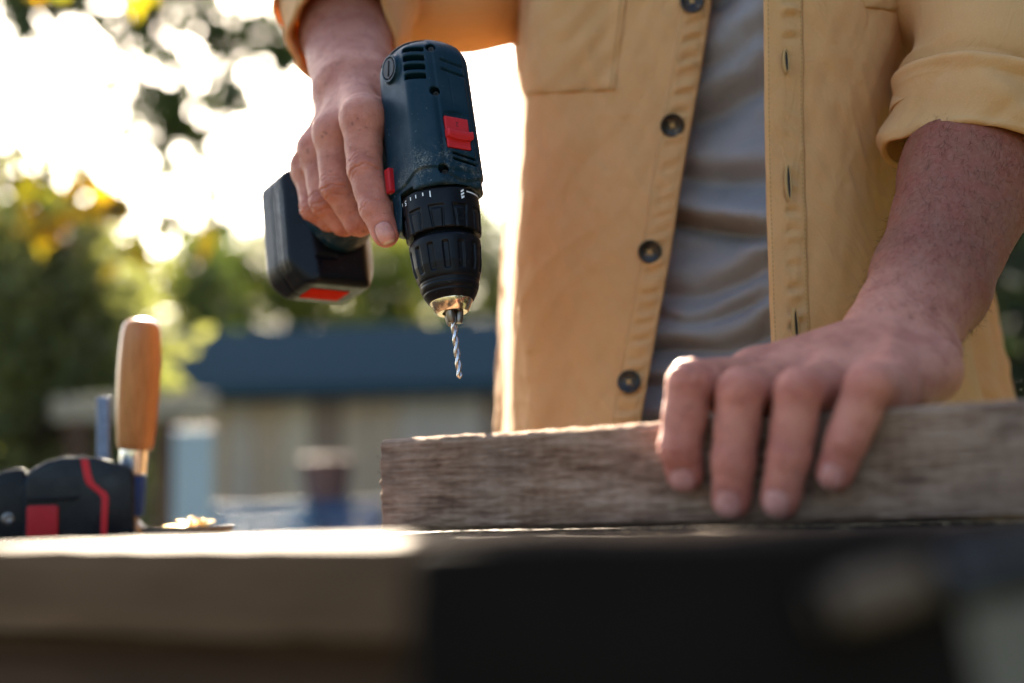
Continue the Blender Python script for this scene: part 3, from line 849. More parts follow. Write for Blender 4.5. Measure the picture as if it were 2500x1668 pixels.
# ---- trunk, neck, head and legs (inside the clothes or above the frame)
TC = np.array((195., 1140., 0.))
def f_trunk(p):
    X = np.array((.93, -.36, 0)); Y = np.array((.36, .93, 0)); Z = np.array((0, 0, 1.0))
    ax = np.stack([X, Y, Z])
    c = lambda x, y, z: TC+X*x+Y*y+Z*z
    d = ellipsoid(p, c(0, 0, 1010), ax, (145, 82, 150))
    d = smin(d, ellipsoid(p, c(0, 0, 1180), ax, (140, 78, 170)), 60)
    d = smin(d, ellipsoid(p, c(0, 0, 1330), ax, (160, 80, 110)), 60)
    d = smin(d, rcone(p, c(-120, 10, 1370), c(120, 10, 1370), 55, 55), 40)
    d = smin(d, rcone(p, c(0, 0, 1400), c(0, -50, 1500), 58, 55), 25)
    # head: skull, jaw, nose, brow, lips, ears, looking down at the work
    H = c(0, -85, 1590)
    fw = unit(-Y*.9-Z*.42); upv = unit(Z*.9-Y*.42); hx = np.stack([X, fw, upv])
    h = lambda x, y, z: H+X*x+fw*y+upv*z
    hd = ellipsoid(p, h(0, -12, 25), hx, (76, 95, 88))
    hd = smin(hd, ellipsoid(p, h(0, 22, -48), hx, (56, 62, 62)), 30)
    hd = smin(hd, rcone(p, h(0, 80, 12), h(0, 100, -20), 8, 12), 9)
    hd = smin(hd, rcone(p, h(-32, 76, 22), h(32, 76, 22), 9, 9), 10)
    hd = smax(hd, -ball(p, h(-31, 92, 4), 13), 8); hd = smax(hd, -ball(p, h(31, 92, 4), 13), 8)
    for sg in (-1, 1):
        hd = smin(hd, ball(p, h(31*sg, 73, 4), 12), 3)
        hd = smin(hd, ellipsoid(p, h(78*sg, -8, -5), hx, (7, 18, 30)), 5)
    hd = smin(hd, rcone(p, h(-18, 80, -52), h(18, 80, -52), 6, 6), 6); hd = smin(hd, rcone(p, h(-16, 78, -63), h(16, 78, -63), 7, 7), 6)
    hd = smax(hd, -rcone(p, h(-20, 86, -57.5), h(20, 86, -57.5), 2, 2), 2)
    d = smin(d, hd, 16)
    for sg in (-1, 1):
        d = smin(d, rcone(p, c(85*sg, 10, 900), c(95*sg, 10, 490), 85, 58), 30)
        d = smin(d, rcone(p, c(95*sg, 10, 490), c(100*sg, 30, 90), 55, 38), 15)
        d = smin(d, rcone(p, c(100*sg, 45, 45), c(110*sg, -120, 30), 38, 30), 20)
    # the two arms meet the trunk at the shoulders
    d = smin(d, rcone(p, RE, RS, 43, 51), 12); d = smin(d, rcone(p, RS, c(-110, 10, 1365), 52, 55), 25)
    d = smin(d, rcone(p, LE, LS, 37, 50), 12); d = smin(d, rcone(p, LS, c(110, 10, 1365), 53, 55), 25)
    return d
def bounds(pts, m):
    a = np.array(pts); return a.min(0)-m, a.max(0)+m
parts_v, parts_q, parts_c, parts_a = [], [], [], []
SKIN = (.52, .205, .135)
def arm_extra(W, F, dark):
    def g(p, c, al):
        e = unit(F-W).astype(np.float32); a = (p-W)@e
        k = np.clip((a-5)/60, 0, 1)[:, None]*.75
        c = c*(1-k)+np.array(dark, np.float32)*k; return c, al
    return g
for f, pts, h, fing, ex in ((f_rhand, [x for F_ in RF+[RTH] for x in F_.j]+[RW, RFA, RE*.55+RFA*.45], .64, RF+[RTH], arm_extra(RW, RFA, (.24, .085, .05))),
                            (f_lhand, [x for F_ in LF+[LTH] for x in F_.j]+[LW, LFA, LFB, LE*.6+LFB*.4], .95, LF, arm_extra(LW, LFA, (.12, .034, .015)))):  # left forearm tinted darker to include the shadow on that side
    lo, hi = bounds(pts, 48 if f is f_rhand else 50)
    vol, l0 = sdf_grid(f, lo, hi, h, 1.6); v, q = surface_nets(vol, l0, h)
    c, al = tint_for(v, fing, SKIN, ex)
    parts_v.append(v); parts_q.append(q); parts_c.append(c); parts_a.append(al)
vol, l0 = sdf_grid(f_trunk, (-180, 820, -10), (560, 1420, 1740), 6.0, 2.0); v, q = surface_nets(vol, l0, 6.0)
parts_v.append(v); parts_q.append(q); parts_c.append(np.tile(np.array(SKIN, np.float32), (len(v), 1))); parts_a.append(np.ones(len(v), np.float32))
off = np.cumsum([0]+[len(v) for v in parts_v])
bv = np.concatenate(parts_v); bq = np.concatenate([q+o for q, o in zip(parts_q, off)])
MAN = np.array((.195, 1.105, 0.0))
person = empty('person', MAN, 'man in an open mustard overshirt over a grey t-shirt, drilling at the bench', 'person')
body_me = np_mesh('body', bv*.001-MAN, bq)
at = body_me.color_attributes.new('tint', 'FLOAT_COLOR', 'POINT')
cc = np.concatenate([np.concatenate(parts_c), np.concatenate(parts_a)[:, None]], 1).astype(np.float32); at.data.foreach_set('color', cc.ravel())
def ppart(name, me, m, parent=None, smooth=True):
    o = bpy.data.objects.new(name, me); COL.objects.link(o)
    if not me.materials: me.materials.append(m)
    o.parent = parent or person
    if smooth: me.shade_smooth()
    return o
body = ppart('body', body_me, M['skin'])
print('body verts', len(bv), 'rw local', (D_axes@(RW*.001-D_A)*1000))

# dark hair on the forearms
vn = np.empty(len(bv)*3, np.float32); body_me.vertices.foreach_get('normal', vn); vn = vn.reshape(-1, 3)
M['hair'] = mat('arm_hair', (.030, .014, .009), .9, 0, .02)
def arm_hair(A, B, lo_, hi_, rmax, n, seed, width):
    rs = np.random.RandomState(seed); e = unit(B-A); q = bv-A; a = q@e; L = np.linalg.norm(B-A)
    rad = np.linalg.norm(q-a[:, None]*e, axis=1)
    idx = np.where((a > lo_*L) & (a < hi_*L) & (rad < rmax) & (vn@(-_f) > -.35))[0]; idx = rs.choice(idx, min(n, len(idx)), False)
    p = bv[idx]*.001; nn = vn[idx].astype(float)
    along = -np.tile(e, (len(idx), 1)); d_ = along+rs.normal(0, .45, (len(idx), 3))+nn*.25; d_ -= nn*((d_*nn).sum(1)-.22)[:, None]; d_ /= np.linalg.norm(d_, axis=1, keepdims=True)
    w = np.cross(d_, nn); w /= np.linalg.norm(w, axis=1, keepdims=True); ln = (.004+.008*rs.rand(len(idx)))[:, None]
    m_ = p+d_*ln*.55+nn*.0006; t = p+d_*ln+nn*.0003+rs.normal(0, .0006, p.shape)
    v = np.stack([p-w*width, p+w*width, m_+w*width*.8, m_-w*width*.8, t], 1).reshape(-1, 3)-MAN
    k = np.arange(len(idx))*5
    f = np.concatenate([np.stack([k, k+1, k+2], 1), np.stack([k, k+2, k+3], 1), np.stack([k+3, k+2, k+4], 1)])
    o = ppart('arm_hair', np_mesh('arm_hair', v, f), M['hair']); o['kind'] = 'stuff'
arm_hair(LW, LFB, -.05, 1.25, 60, 2400, 21, .00007)
arm_hair(RW, RFA, -.1, 1.6, 55, 900, 22, .00005)
# ------------------------------------------------------------------ clothes
from mathutils.bvhtree import BVHTree
def poly(pts):
    pts = sorted(pts); ys = [p[0] for p in pts]; xs = [p[1] for p in pts]
    def g(y):
        if y < ys[0]: return xs[0]+(y-ys[0])*(xs[1]-xs[0])/(ys[1]-ys[0])*.6
        if y > ys[-1]: return xs[-1]+(y-ys[-1])*(xs[-1]-xs[-2])/(ys[-1]-ys[-2])*.6
        return float(np.interp(y, ys, xs))
    return g
def PZ(pxf, z, d):
    py = 500.
    for _ in range(6):
        px = pxf(py) if callable(pxf) else pxf
        py = 834-FPX/_u[2]*((z-CAM[2])/d-_f[2]-(px-1250)/FPX*_r[2])
    return P(px, py, d)
def cr(ctrl, t):
    """Catmull-Rom through ctrl (n,...) at t in 0..n-1"""
    n = len(ctrl); i = np.clip(np.floor(t).astype(int), 0, n-2); f = t-i
    g = lambda k: ctrl[np.clip(k, 0, n-1)]
    p0, p1, p2, p3 = g(i-1), g(i), g(i+1), g(i+2)
    f = f.reshape((-1,)+(1,)*(ctrl.ndim-1))
    return .5*((2*p1)+(-p0+p2)*f+(2*p0-5*p1+4*p2-p3)*f**2+(-p0+3*p1-3*p2+p3)*f**3)
def spline_grid(ctrl, nv, nu):
    a = cr(ctrl, np.linspace(0, ctrl.shape[0]-1, nv)); b = cr(np.swapaxes(a, 0, 1), np.linspace(0, ctrl.shape[1]-1, nu))
    return np.swapaxes(b, 0, 1)
def grid_normals(g):
    du = np.gradient(g, axis=1); dv = np.gradient(g, axis=0); n = np.cross(du, dv)
    return n/np.maximum(np.linalg.norm(n, axis=2, keepdims=True), 1e-9)
def arclen(g):
    u = np.concatenate([np.zeros((g.shape[0], 1)), np.cumsum(np.linalg.norm(np.diff(g, axis=1), axis=2), 1)], 1)
    v = np.concatenate([np.zeros((1, g.shape[1])), np.cumsum(np.linalg.norm(np.diff(g, axis=0), axis=2), 0)], 0)
    return u, v
def grid_mesh(name, g, wrap=False, base=None):
    nv, nu, _ = g.shape; base = MAN if base is None else base
    idx = np.arange(nv*nu).reshape(nv, nu)
    a = idx[:-1]; b = idx[1:]
    q = np.stack([a[:, :-1], a[:, 1:], b[:, 1:], b[:, :-1]], -1).reshape(-1, 4)
    if wrap: q = np.concatenate([q, np.stack([a[:, -1], a[:, 0], b[:, 0], b[:, -1]], -1).reshape(-1, 4)])
    me = np_mesh(name, g.reshape(-1, 3)-base, q)
    u, v = arclen(g); uv = np.stack([u, v], -1).reshape(-1, 2).astype(np.float32)
    lay = me.uv_layers.new(name='UVMap')
    li = np.empty(len(me.loops), np.int32); me.loops.foreach_get('vertex_index', li); lay.data.foreach_set('uv', uv[li].ravel())
    return me
def n2(x, y, s, seed):
    p = np.stack([x, y, np.zeros_like(x)], -1).reshape(-1, 3).astype(np.float32); return fnoise(p, s, seed).reshape(x.shape)
def ridge(x): return (1-np.abs(np.sin(x)))**1.6
def thick(o, t, off=0.):
    m_ = o.modifiers.new('thickness', 'SOLIDIFY'); m_.thickness = t; m_.offset = off; return o

Lp = poly([(0, 1737), (186, 1710), (365, 1675), (524, 1655), (675, 1627), (827, 1600), (1027, 1565), (1300, 1520)])
Oo = poly([(-200, 1275), (96, 1262), (214, 1259), (413, 1248), (690, 1232), (965, 1228), (1054, 1228), (1300, 1225)])
Rp = poly([(-200, 1862), (0, 1865), (138, 1865), (413, 1868), (620, 1875), (834, 1882), (1200, 1900)])
Bb = poly([(-200, 2300), (0, 2264), (198, 2224), (383, 2184), (446, 2182), (600, 2200), (800, 2250), (950, 2300), (1200, 2340)])
Rr = poly([(-200, 2330), (0, 2340), (500, 2385), (750, 2428), (965, 2476), (1200, 2510)])
zs = np.array([.79, .85, .91, .97, 1.03, 1.09, 1.15, 1.21, 1.27, 1.33, 1.38, 1.43, 1.465])
rows = []
for z in zs:
    k = (z-1.03)/.36
    s_ = min(1, max(0, (z-1.37)/.095))**1.5         # shoulders lean in at the top
    rows.append([
        PZ(Lp, z, 1.018-.004*k), PZ(lambda y: Lp(y)-60, z, 1.021-.006*k), PZ(lambda y: .5*(Lp(y)+Oo(y)), z, 1.034-.012*k), PZ(lambda y: Oo(y)+42, z, 1.054-.012*k),
        PZ(lambda y: Oo(y)+2, z, 1.190), PZ(lambda y: Oo(y)+12, z, 1.255), PZ(1480, z, 1.305), PZ(1800, z, 1.315), PZ(2120, z, 1.265),
        PZ(lambda y: Rr(y)-75, z, 1.205), PZ(Rr, z, 1.125), PZ(lambda y: .4*Bb(y)+.6*Rr(y), z, 1.06), PZ(Bb, z, 1.004), PZ(lambda y: Bb(y)-70, z, .957), PZ(2040, z, .928), PZ(lambda y: Rp(y)+62, z, .918), PZ(Rp, z, .9165)])
rows = np.array(rows)
for i, z in enumerate(zs):
    s_ = min(1, max(0, (z-1.37)/.095))**1.5; cen = np.array((.195, 1.14)); rows[i, :, 1] += s_*(.95*(cen[1]-rows[i, :, 1])*.75)
G = spline_grid(rows, 330, 620)
N = grid_normals(G)
c_ = G.mean(axis=(0, 1)); 
if ((G-c_)*N).sum() < 0: N = -N
U, V = arclen(G); UT = U[:, -1:]-U
Zw = G[..., 2]
soft = 1-np.exp(-(np.minimum(U, UT)/.05)**2)
disp = .0030*n2(U*1.0, V*.35, 7, 11)*soft + .0010*n2(U+V*.4, V*.8, 17, 12)*soft + .0006*n2(U, V, 60, 13)
# deeper hanging folds round the sides and the back
side = np.clip((U-.27)/.06, 0, 1)*np.clip((UT-.13)/.05, 0, 1)
disp += side*.007*np.sin(U*2*np.pi/.045+2*n2(U, V, 5, 14)+V*3)*np.clip((1.25-Zw)/.3, 0, 1)
# drag lines from the open fronts
disp += .0022*ridge((V*.9-U*1.4)*np.pi/.075+n2(U, V, 8, 15))*np.exp(-((U-.11)/.05)**2)*np.clip((1.32-Zw)/.1, 0, 1)*.8
disp += .0016*ridge((V*.8+UT*1.5)*np.pi/.085+n2(U, V, 8, 16))*np.exp(-((UT-.085)/.035)**2)
disp *= 1-.97*np.exp(-((U-.185)/.065)**4)
# hems of the fronts: the placket seams pucker
def pucker(u, v, w0, w1, per, amp, seed):
    win = np.clip((u-w0)/.004, 0, 1)*np.clip((w1-u)/.006, 0, 1)
    ph = v*2*np.pi/per+2.4*n2(v, u*2, 14, seed)+u*35
    return amp*win*(np.sin(ph)+.45*np.sin(ph*1.7+1.3))*(.55+.45*n2(v, u, 11, seed+1))
PK_L = pucker(U, V, .002, .019, .0125, .0028, 31); PK_R = pucker(UT, V, .010, .0245, .0115, .0020, 33)
disp += PK_L+PK_R
disp += soft*(.0011*ridge((U*1.1+V*.5)*np.pi/.060+2.2*n2(U, V, 9, 41))*(n2(U, V, 6, 42) > .1)+.0010*ridge((V*1.2-U*.4)*np.pi/.048+2.4*n2(U, V, 10, 43))*np.clip(n2(U, V, 7, 44)*2, 0, 1))*(1-.95*np.exp(-((U-.185)/.065)**4))
Gs = G+N*disp[..., None]
shirt = ppart('shirt', grid_mesh('shirt', Gs), M['shirt']); thick(shirt, .0009)
bvh = BVHTree.FromPolygons([tuple(p) for p in Gs[::2, ::2].reshape(-1, 3)],
    [(i*Gs[::2, ::2].shape[1]+j, i*Gs[::2, ::2].shape[1]+j+1, (i+1)*Gs[::2, ::2].shape[1]+j+1, (i+1)*Gs[::2, ::2].shape[1]+j) for i in range(Gs[::2, ::2].shape[0]-1) for j in range(Gs[::2, ::2].shape[1]-1)])
def hit(px, py):
    o = Vector(CAM); d_ = (Vector(P(px, py, 1.0))-o).normalized()
    loc, n, i, dist = bvh.ray_cast(o, d_)
    if loc is None: return None, None
    if n.dot(d_) > 0: n = -n
    return np.array(loc), np.array(n)
def flat_normal(px, py, s=14):
    pts = [hit(px+dx, py+dy)[0] for dx, dy in ((-s, 0), (s, 0), (0, -s), (0, s))]
    if any(p is None for p in pts): return hit(px, py)[1]
    n = unit(np.cross(pts[1]-pts[0], pts[3]-pts[2])); 
    return n if n@(CAM-pts[0]) > 0 else -n
# plackets: doubled bands along both front edges
def placket(name, right, w):
    m_ = 16; out = []
    for i in range(Gs.shape[0]):
        arc = UT[i] if right else U[i]; order = np.argsort(arc)
        row = []
        for s_ in np.linspace(0, w, m_):
            pt = np.array([np.interp(s_, arc[order], Gs[i, order, k]) for k in range(3)]); nn = unit(np.array([np.interp(s_, arc[order], N[i, order, k]) for k in range(3)]))
            e = min(s_/.0022, (w-s_)/.0022, 1); row.append(pt+nn*(.0003+.0014*math.sqrt(max(e, 0))))
        out.append(row if right else row)
    return thick(ppart(name, grid_mesh(name, np.array(out)), M['shirt'], shirt), .0006)
placket('placket', False, .0215); placket('placket', True, .0262)
def seam_threads(name, pts, nrm, gap=.0030, ln=.0020, r=.00028):
    """a row of single stitches along a line of surface points"""
    pts = np.array(pts); nrm = np.array(nrm); s_ = np.concatenate([[0], np.cumsum(np.linalg.norm(np.diff(pts, axis=0), axis=1))])
    vs_, fs = [], []
    a = 0.
    while a+ln < s_[-1]:
        p0 = np.array([np.interp(a, s_, pts[:, k]) for k in range(3)]); p1 = np.array([np.interp(a+ln, s_, pts[:, k]) for k in range(3)])
        n = unit(np.array([np.interp(a, s_, nrm[:, k]) for k in range(3)])); e = unit(p1-p0); w = np.cross(n, e)
        b = len(vs_)
        for p in (p0, (p0+p1)/2, p1):
            lift = r*.9 if p is not p0 and p is not p1 else -r*.3
            for c0, c1 in ((-1, 0), (0, 1), (1, 0), (0, -1)): vs_.append(p+w*c0*r+n*(c1*r+lift)-MAN)
        for k in range(2):
            for q in range(4): fs.append((b+k*4+q, b+k*4+(q+1) % 4, b+k*4+4+(q+1) % 4, b+k*4+4+q))
        a += gap
    o = ppart(name, pymesh(name, vs_, fs), M['thread'], shirt); o['kind'] = 'stuff'; return o
def arc_line(right, s_):
    pts, nn = [], []
    for i in range(Gs.shape[0]):
        arc = UT[i] if right else U[i]; order = np.argsort(arc)
        n = unit(np.array([np.interp(s_, arc[order], N[i, order, k]) for k in range(3)]))
        pts.append(np.array([np.interp(s_, arc[order], Gs[i, order, k]) for k in range(3)])+n*.0019); nn.append(n)
    return pts, nn
seam_threads('stitching', *arc_line(True, .0240)); seam_threads('stitching', *arc_line(True, .0026)); seam_threads('stitching', *arc_line(False, .0195))
# chest pockets
def patch(name, quad, n0, n1, off=.0016):
    """cloth patch lying on the shirt; quad = photo pixels of its corners (tl, tr, br, bl)"""
    tl, tr, br, bl = [np.array(q, float) for q in quad]; rows_ = []; last = None
    for i in range(n0):
        v = i/(n0-1); r_ = []
        for j in range(n1):
            u = j/(n1-1); q = (tl*(1-u)+tr*u)*(1-v)+(bl*(1-u)+br*u)*v
            h, n = hit(*q)
            if h is None: h, n = last if last is not None else (P(q[0], q[1], 1.03), np.array((0, -1., 0)))
            last = (h, n)
            e = min(u*(n1-1)/2.5, (1-u)*(n1-1)/2.5, (1-v)*(n0-1)/2.5, 1)
            r_.append(h+n*(off*(.25+.75*e)+.0005*math.sin(v*31+u*17)*(1 if 0 < j < n1-1 and i < n0-1 else 0)))
        rows_.append(r_)
    g = np.array(rows_)[::-1]
    return thick(ppart(name, grid_mesh(name, g), M['shirt'], shirt), .0008), np.array(rows_)
pk, pr = patch('pocket', [(1290, -230), (1560, -230), (1503, 222), (1284, 233)], 60, 34)
pk2, pr2 = patch('pocket', [(2000, -230), (2262, -230), (2238, 34), (2112, 20)], 44, 24)
for g in (pr, pr2):
    nn = lambda a: [flat_n for flat_n in a]
    n_ = grid_normals(g); 
    if (n_*(CAM-g)).sum() < 0: n_ = -n_
    seam_threads('stitching', g[-2, 1:-1]+n_[-2, 1:-1]*.0007, n_[-2, 1:-1]); seam_threads('stitching', g[:, -3]+n_[:, -3]*.0007, n_[:, -3]); 
# buttons on the right-hand placket of the man
for bx_, by_ in ((1689, 7), (1641, 306), (1586, 615), (1538, 934)):
    h, n = hit(bx_, by_); n = flat_normal(bx_, by_)
    upv = unit(np.array((0, 0, 1.0))-n*n[2]); sx = np.cross(upv, n)
    vs_, fs = lathe([(0, 0), (.0074, 0), (.0083, .0006), (.0085, .0016), (.0080, .0023), (.0066, .0024), (.0058, .0017), (.0050, .0013), (0, .0012)], 36, False)
    Mb = frame(h+n*.0030-MAN, sx, upv, n)
    me = pymesh('button', xf(Mb, vs_), fs); bo = ppart('button', me, M['button'], shirt); sharp(me, 50)
    for k in range(4):
        an = R(45+90*k+12); c0 = np.array((math.cos(an)*.0019, math.sin(an)*.0019, .00135))
        hv, hf = lathe([(.0009, 0), (.0007, .0002), (0, .0001)], 10, False)
    # thread cross through the four eyes
    tv, tf = [], []
    for an in (R(57), R(147)):
        d_ = np.array((math.cos(an), math.sin(an), 0)); w_ = np.array((-d_[1], d_[0], 0)); b = len(tv)
        for s_ in (-.0021, 0, .0021):
            for sg in (-1, 1): tv.append(d_*s_+w_*sg*.0006+np.array((0, 0, .0021 if s_ == 0 else .0013)))
        tf += [(b, b+2, b+3, b+1), (b+2, b+4, b+5, b+3)]
    ppart('button_thread', pymesh('button_thread', xf(Mb, tv), tf), M['thread'], shirt)
# buttonholes on the other placket
M['bh_thread'] = mat('buttonhole_thread', (.36, .22, .085), .85)
for (x0, y0), (x1, y1) in (((1912, 131), (1915, 178)), ((1917, 412), (1921, 487)), ((1931, 756), (1937, 838))):
    ring, core = [], []
    c0 = np.array((x0, y0), float); c1 = np.array((x1, y1), float); L_ = np.linalg.norm(c1-c0); ax = (c1-c0)/L_; pr_ = np.array((ax[1], -ax[0]))
    m_ = 28; n_ = flat_normal(*((c0+c1)/2)); hc = hit(*((c0+c1)/2))[0]
    def on(q):
        o = CAM; d_ = P(q[0], q[1], 1.0)-CAM; k = ((hc-o)@n_)/(d_@n_); return o+d_*k
    for w_, lift in ((3.0, .0060), (6.2, .0068), (8.6, .0036)):
        for k in range(m_):
            an = 2*math.pi*k/m_; q = (c0+c1)/2+ax*math.cos(an)*(L_/2+w_*.8)+pr_*math.sin(an)*w_*(.72+.28*abs(math.sin(an))); ring.append(on(q)+n_*lift-MAN)
    fs = [(r_*m_+k, r_*m_+(k+1) % m_, (r_+1)*m_+(k+1) % m_, (r_+1)*m_+k) for r_ in range(2) for k in range(m_)]
    bh = ppart('buttonhole', pymesh('buttonhole', ring, fs), M['bh_thread'], shirt)
    sl = [on((c0+c1)/2+ax*math.cos(2*math.pi*k/m_)*L_/2+pr_*math.sin(2*math.pi*k/m_)*3.4)+n_*.0059-MAN for k in range(m_)]
    ppart('slit', pymesh('slit', sl, [tuple(range(m_))]), M['hole'], shirt)  # near-black sheet stands in for the shadowed opening

# t-shirt under the open front
tz = np.array([.90, .96, 1.02, 1.08, 1.14, 1.20, 1.26, 1.32, 1.38])
T = spline_grid(np.array([[PZ(1380, z, 1.085), PZ(1480, z, 1.066), PZ(1620, z, 1.050-.006*math.sin((z-.9)*6)), PZ(1760, z, 1.020), PZ(1900, z, .985), PZ(2050, z, .962)] for z in tz]), 300, 150)
TN = grid_normals(T); 
if (TN*(CAM-T)).sum() < 0: TN = -TN
tu, tv_ = arclen(T)
xp = (tu-tu.mean())
zz = T[..., 2]+.10*xp*np.sin(T[..., 2]*13)
td = np.zeros_like(tu)
for z0, sl, amp, wd in ((1.215, .42, .011, .020), (1.165, -.10, .007, .016), (1.128, -.20, .014, .012), (1.085, .10, .008, .014), (1.062, -.10, .006, .009), (1.036, .16, .010, .012), (1.010, -.06, .007, .010), (.984, .05, .011, .012), (.958, -.08, .008, .010), (.935, .0, .009, .011), (1.25, .3, .009, .02), (1.30, .2, .01, .02)):
    c0 = z0+sl*xp+.006*n2(tu, tv_*0+z0*7, 9, int(z0*1000))
    q = (T[..., 2]-c0)/wd; td += amp*np.exp(-q*q)*np.where(q < 0, 1, 1)*(.75+.25*n2(tu, tv_, 7, int(z0*900)))
    td -= .5*amp*np.exp(-((q+1.25)/.55)**2)
td *= 1.9
td += .0012*n2(tu*.6, tv_, 40, 71)
tee = ppart('t_shirt', grid_mesh('t_shirt', T+TN*(td-.017)[..., None]), M['tee']); thick(tee, .001)

# trousers
def f_tr(p):
    return smax(smax(f_trunk(p)-9, p[:, 2]-968, 3), 70-p[:, 2], 3)
vol, l0 = sdf_grid(f_tr, (-40, 900, 40), (460, 1300, 1010), 7.0, 2.2); v, q = surface_nets(vol, l0, 7.0)
ppart('trousers', np_mesh('trousers', v*.001-MAN, q), M['trousers'])

# sleeves: bent tubes with creases, ending in rolled cuffs
def tube(path, radii, n_s, n_a, dispf, upref, flat=None):
    path = np.array(path); t = np.linspace(0, len(path)-1, n_s); C_ = cr(path, t); r_ = cr(np.array(radii)[:, None], t)[:, 0]
    tan = np.gradient(C_, axis=0); tan /= np.linalg.norm(tan, axis=1, keepdims=True)
    s_ = np.concatenate([[0], np.cumsum(np.linalg.norm(np.diff(C_, axis=0), axis=1))])
    g = np.zeros((n_s, n_a, 3))
    for i in range(n_s):
        e = tan[i]; x = unit(upref-e*np.dot(upref, e)); y = np.cross(e, x)
        for j in range(n_a):
            an = 2*math.pi*j/n_a; rr = r_[i]+dispf(s_[i], s_[-1]-s_[i], an)
            g[i, j] = C_[i]+(x*math.cos(an)+y*math.sin(an))*rr
    return g, C_, tan, s_
def crease(seed, amp, per, twist):
    rs = np.random.RandomState(seed); ph = rs.rand(6)*6.28
    def f(s_, rem, an):
        a1 = s_*2*math.pi/per+twist*math.sin(an+ph[0])+1.3*math.sin(an*2+ph[1])
        k = amp*(1-abs(math.sin(a1*.5+.8*math.sin(s_*31+ph[2]))))**1.5*(.55+.45*math.sin(an+ph[3]))
        k += amp*.5*math.sin(s_*2*math.pi/(per*1.9)+an*2+ph[4])+amp*.35*math.sin(an*3+s_*40+ph[5])
        return k
    return f
def cuff(name, C0, C1, r0, r1, upref, seed, lip=.0032):
    """rolled cuff: a doubled band, its profile turned about the arm from C0 (upper fold) to C1 (open rim)"""
    e = unit(C1-C0); L_ = np.linalg.norm(C1-C0); x = unit(upref-e*np.dot(upref, e)); y = np.cross(e, x); rs = np.random.RandomState(seed); ph = rs.rand(6)*6.28
    prof = [(.02, -.0010), (-.01, .0025), (.03, .0072), (.10, .0080), (.22, .0048), (.30, .0038), (.55, .0042), (.80, .0042), (.95, .0040), (1.0, .0026), (1.005, .0008), (.98, -.0008), (.90, -.0016), (.6, -.0018), (.3, -.0018)]
    n_a = 120; g = np.zeros((len(prof)*3-2, n_a, 3)); pf = cr(np.array(prof), np.linspace(0, len(prof)-1, len(prof)*3-2))
    for j in range(n_a):
        an = 2*math.pi*j/n_a; wob = .0045*math.sin(an*2+ph[0])+.0026*math.sin(an*3+ph[1]); tw = .004*math.sin(an+ph[2])+.003*math.sin(an*2+ph[3])
        for i, (s_, o_) in enumerate(pf):
            fold = .0016*math.sin(s_*7+an*2.0+ph[4])*(.2 < s_ < .95)+.0030*max(0, math.sin(an*3+s_*3.2+ph[5]))**4-.0018*max(0, math.sin(an*5-s_*4+ph[1]))**6
            rr = r0+(r1-r0)*s_+o_+wob*(.4+.6*s_)+fold
            g[i, j] = C0+e*(s_*L_+tw*s_*.6)+(x*math.cos(an)+y*math.sin(an))*rr
    o = ppart(name, grid_mesh(name, g, True), M['shirt'], shirt)
    return o
upz = np.array((0, 0, 1.0)); mtr = lambda v: np.asarray(v)*.001
# image-left sleeve, light coming through it
rpath = [mtr(RS)+np.array((.07, .02, .0)), mtr(RS)+np.array((-.01, .0, -.008)), P(1120, -78, 1.185), P(960, -120, 1.195), mtr(RE)+np.array((0, -.01, -.005)), P(848, -45, 1.13), P(845, 10, 1.093)]
g, *_ = tube(rpath, [.082, .078, .073, .068, .061, .052, .047], 130, 110, crease(3, .0075, .052, 1.2), np.array((0., 1, .2)))
thick(ppart('sleeve', grid_mesh('sleeve', g, True), M['shirt'], shirt), .0009)
cuff('cuff', P(846, -12, 1.105), P(842, 92, 1.038), .0475, .0405, np.array((0., 1, .2)), 5)
# image-right sleeve
lpath = [mtr(LS)+np.array((-.06, .03, .01)), mtr(LS), P(2410, -90, 1.005), P(2456, 50, .952), P(2420, 175, .922), P(2400, 235, .913), P(2382, 305, .908)]
g, *_ = tube(lpath, [.090, .084, .076, .066, .0580, .0500, .0465], 180, 140, crease(8, .0135, .050, 1.7), np.array((1., 0, .2)))
thick(ppart('sleeve', grid_mesh('sleeve', g, True), M['shirt'], shirt), .0009)
cuff('cuff', P(2406, 216, .912), P(2370, 386, .904), .0495, .0478, np.array((1., 0, .2)), 9)

# yoke and collar closing the shirt over the shoulders, and short hair
TX = np.array((.93, -.36, 0)); TY = np.array((.36, .93, 0)); TZ = np.array((0, 0, 1.0)); TAX = np.stack([TX, TY, TZ])
tc_ = lambda x, y, z: TC+TX*x+TY*y+TZ*z
def f_yoke(p):
    q = (p-TC.astype(np.float32))@TAX.T.astype(np.float32)
    d = ellipsoid(p, tc_(0, 0, 1330), TAX, (176, 118, 112)); d = smin(d, rcone(p, tc_(-125, 5, 1372), tc_(125, 5, 1372), 74, 74), 30)
    sh = np.maximum(d, -(d+2.2))
    nk = np.sqrt(q[:, 0]**2+(q[:, 1]+15)**2)-74
    sh = np.maximum(sh, -nk); sh = np.maximum(sh, 1385-p[:, 2])
    front = np.maximum(np.abs(q[:, 0])-(30+.15*np.clip(1440-p[:, 2], 0, 80)), q[:, 1]+20)      # stays open in front
    sh = np.maximum(sh, -front)
    col = np.abs(np.sqrt((q[:, 0]/1.0)**2+(q[:, 1]+12)**2)-(78+.25*(p[:, 2]-1440)))-2.0
    col = np.maximum(col, np.abs(p[:, 2]-1458)-22); col = np.maximum(col, -front)
    return np.minimum(sh, col)
vol, l0 = sdf_grid(f_yoke, (-120, 940, 1370), (520, 1340, 1500), 3.0, 2.5); v, q = surface_nets(vol, l0, 3.0)
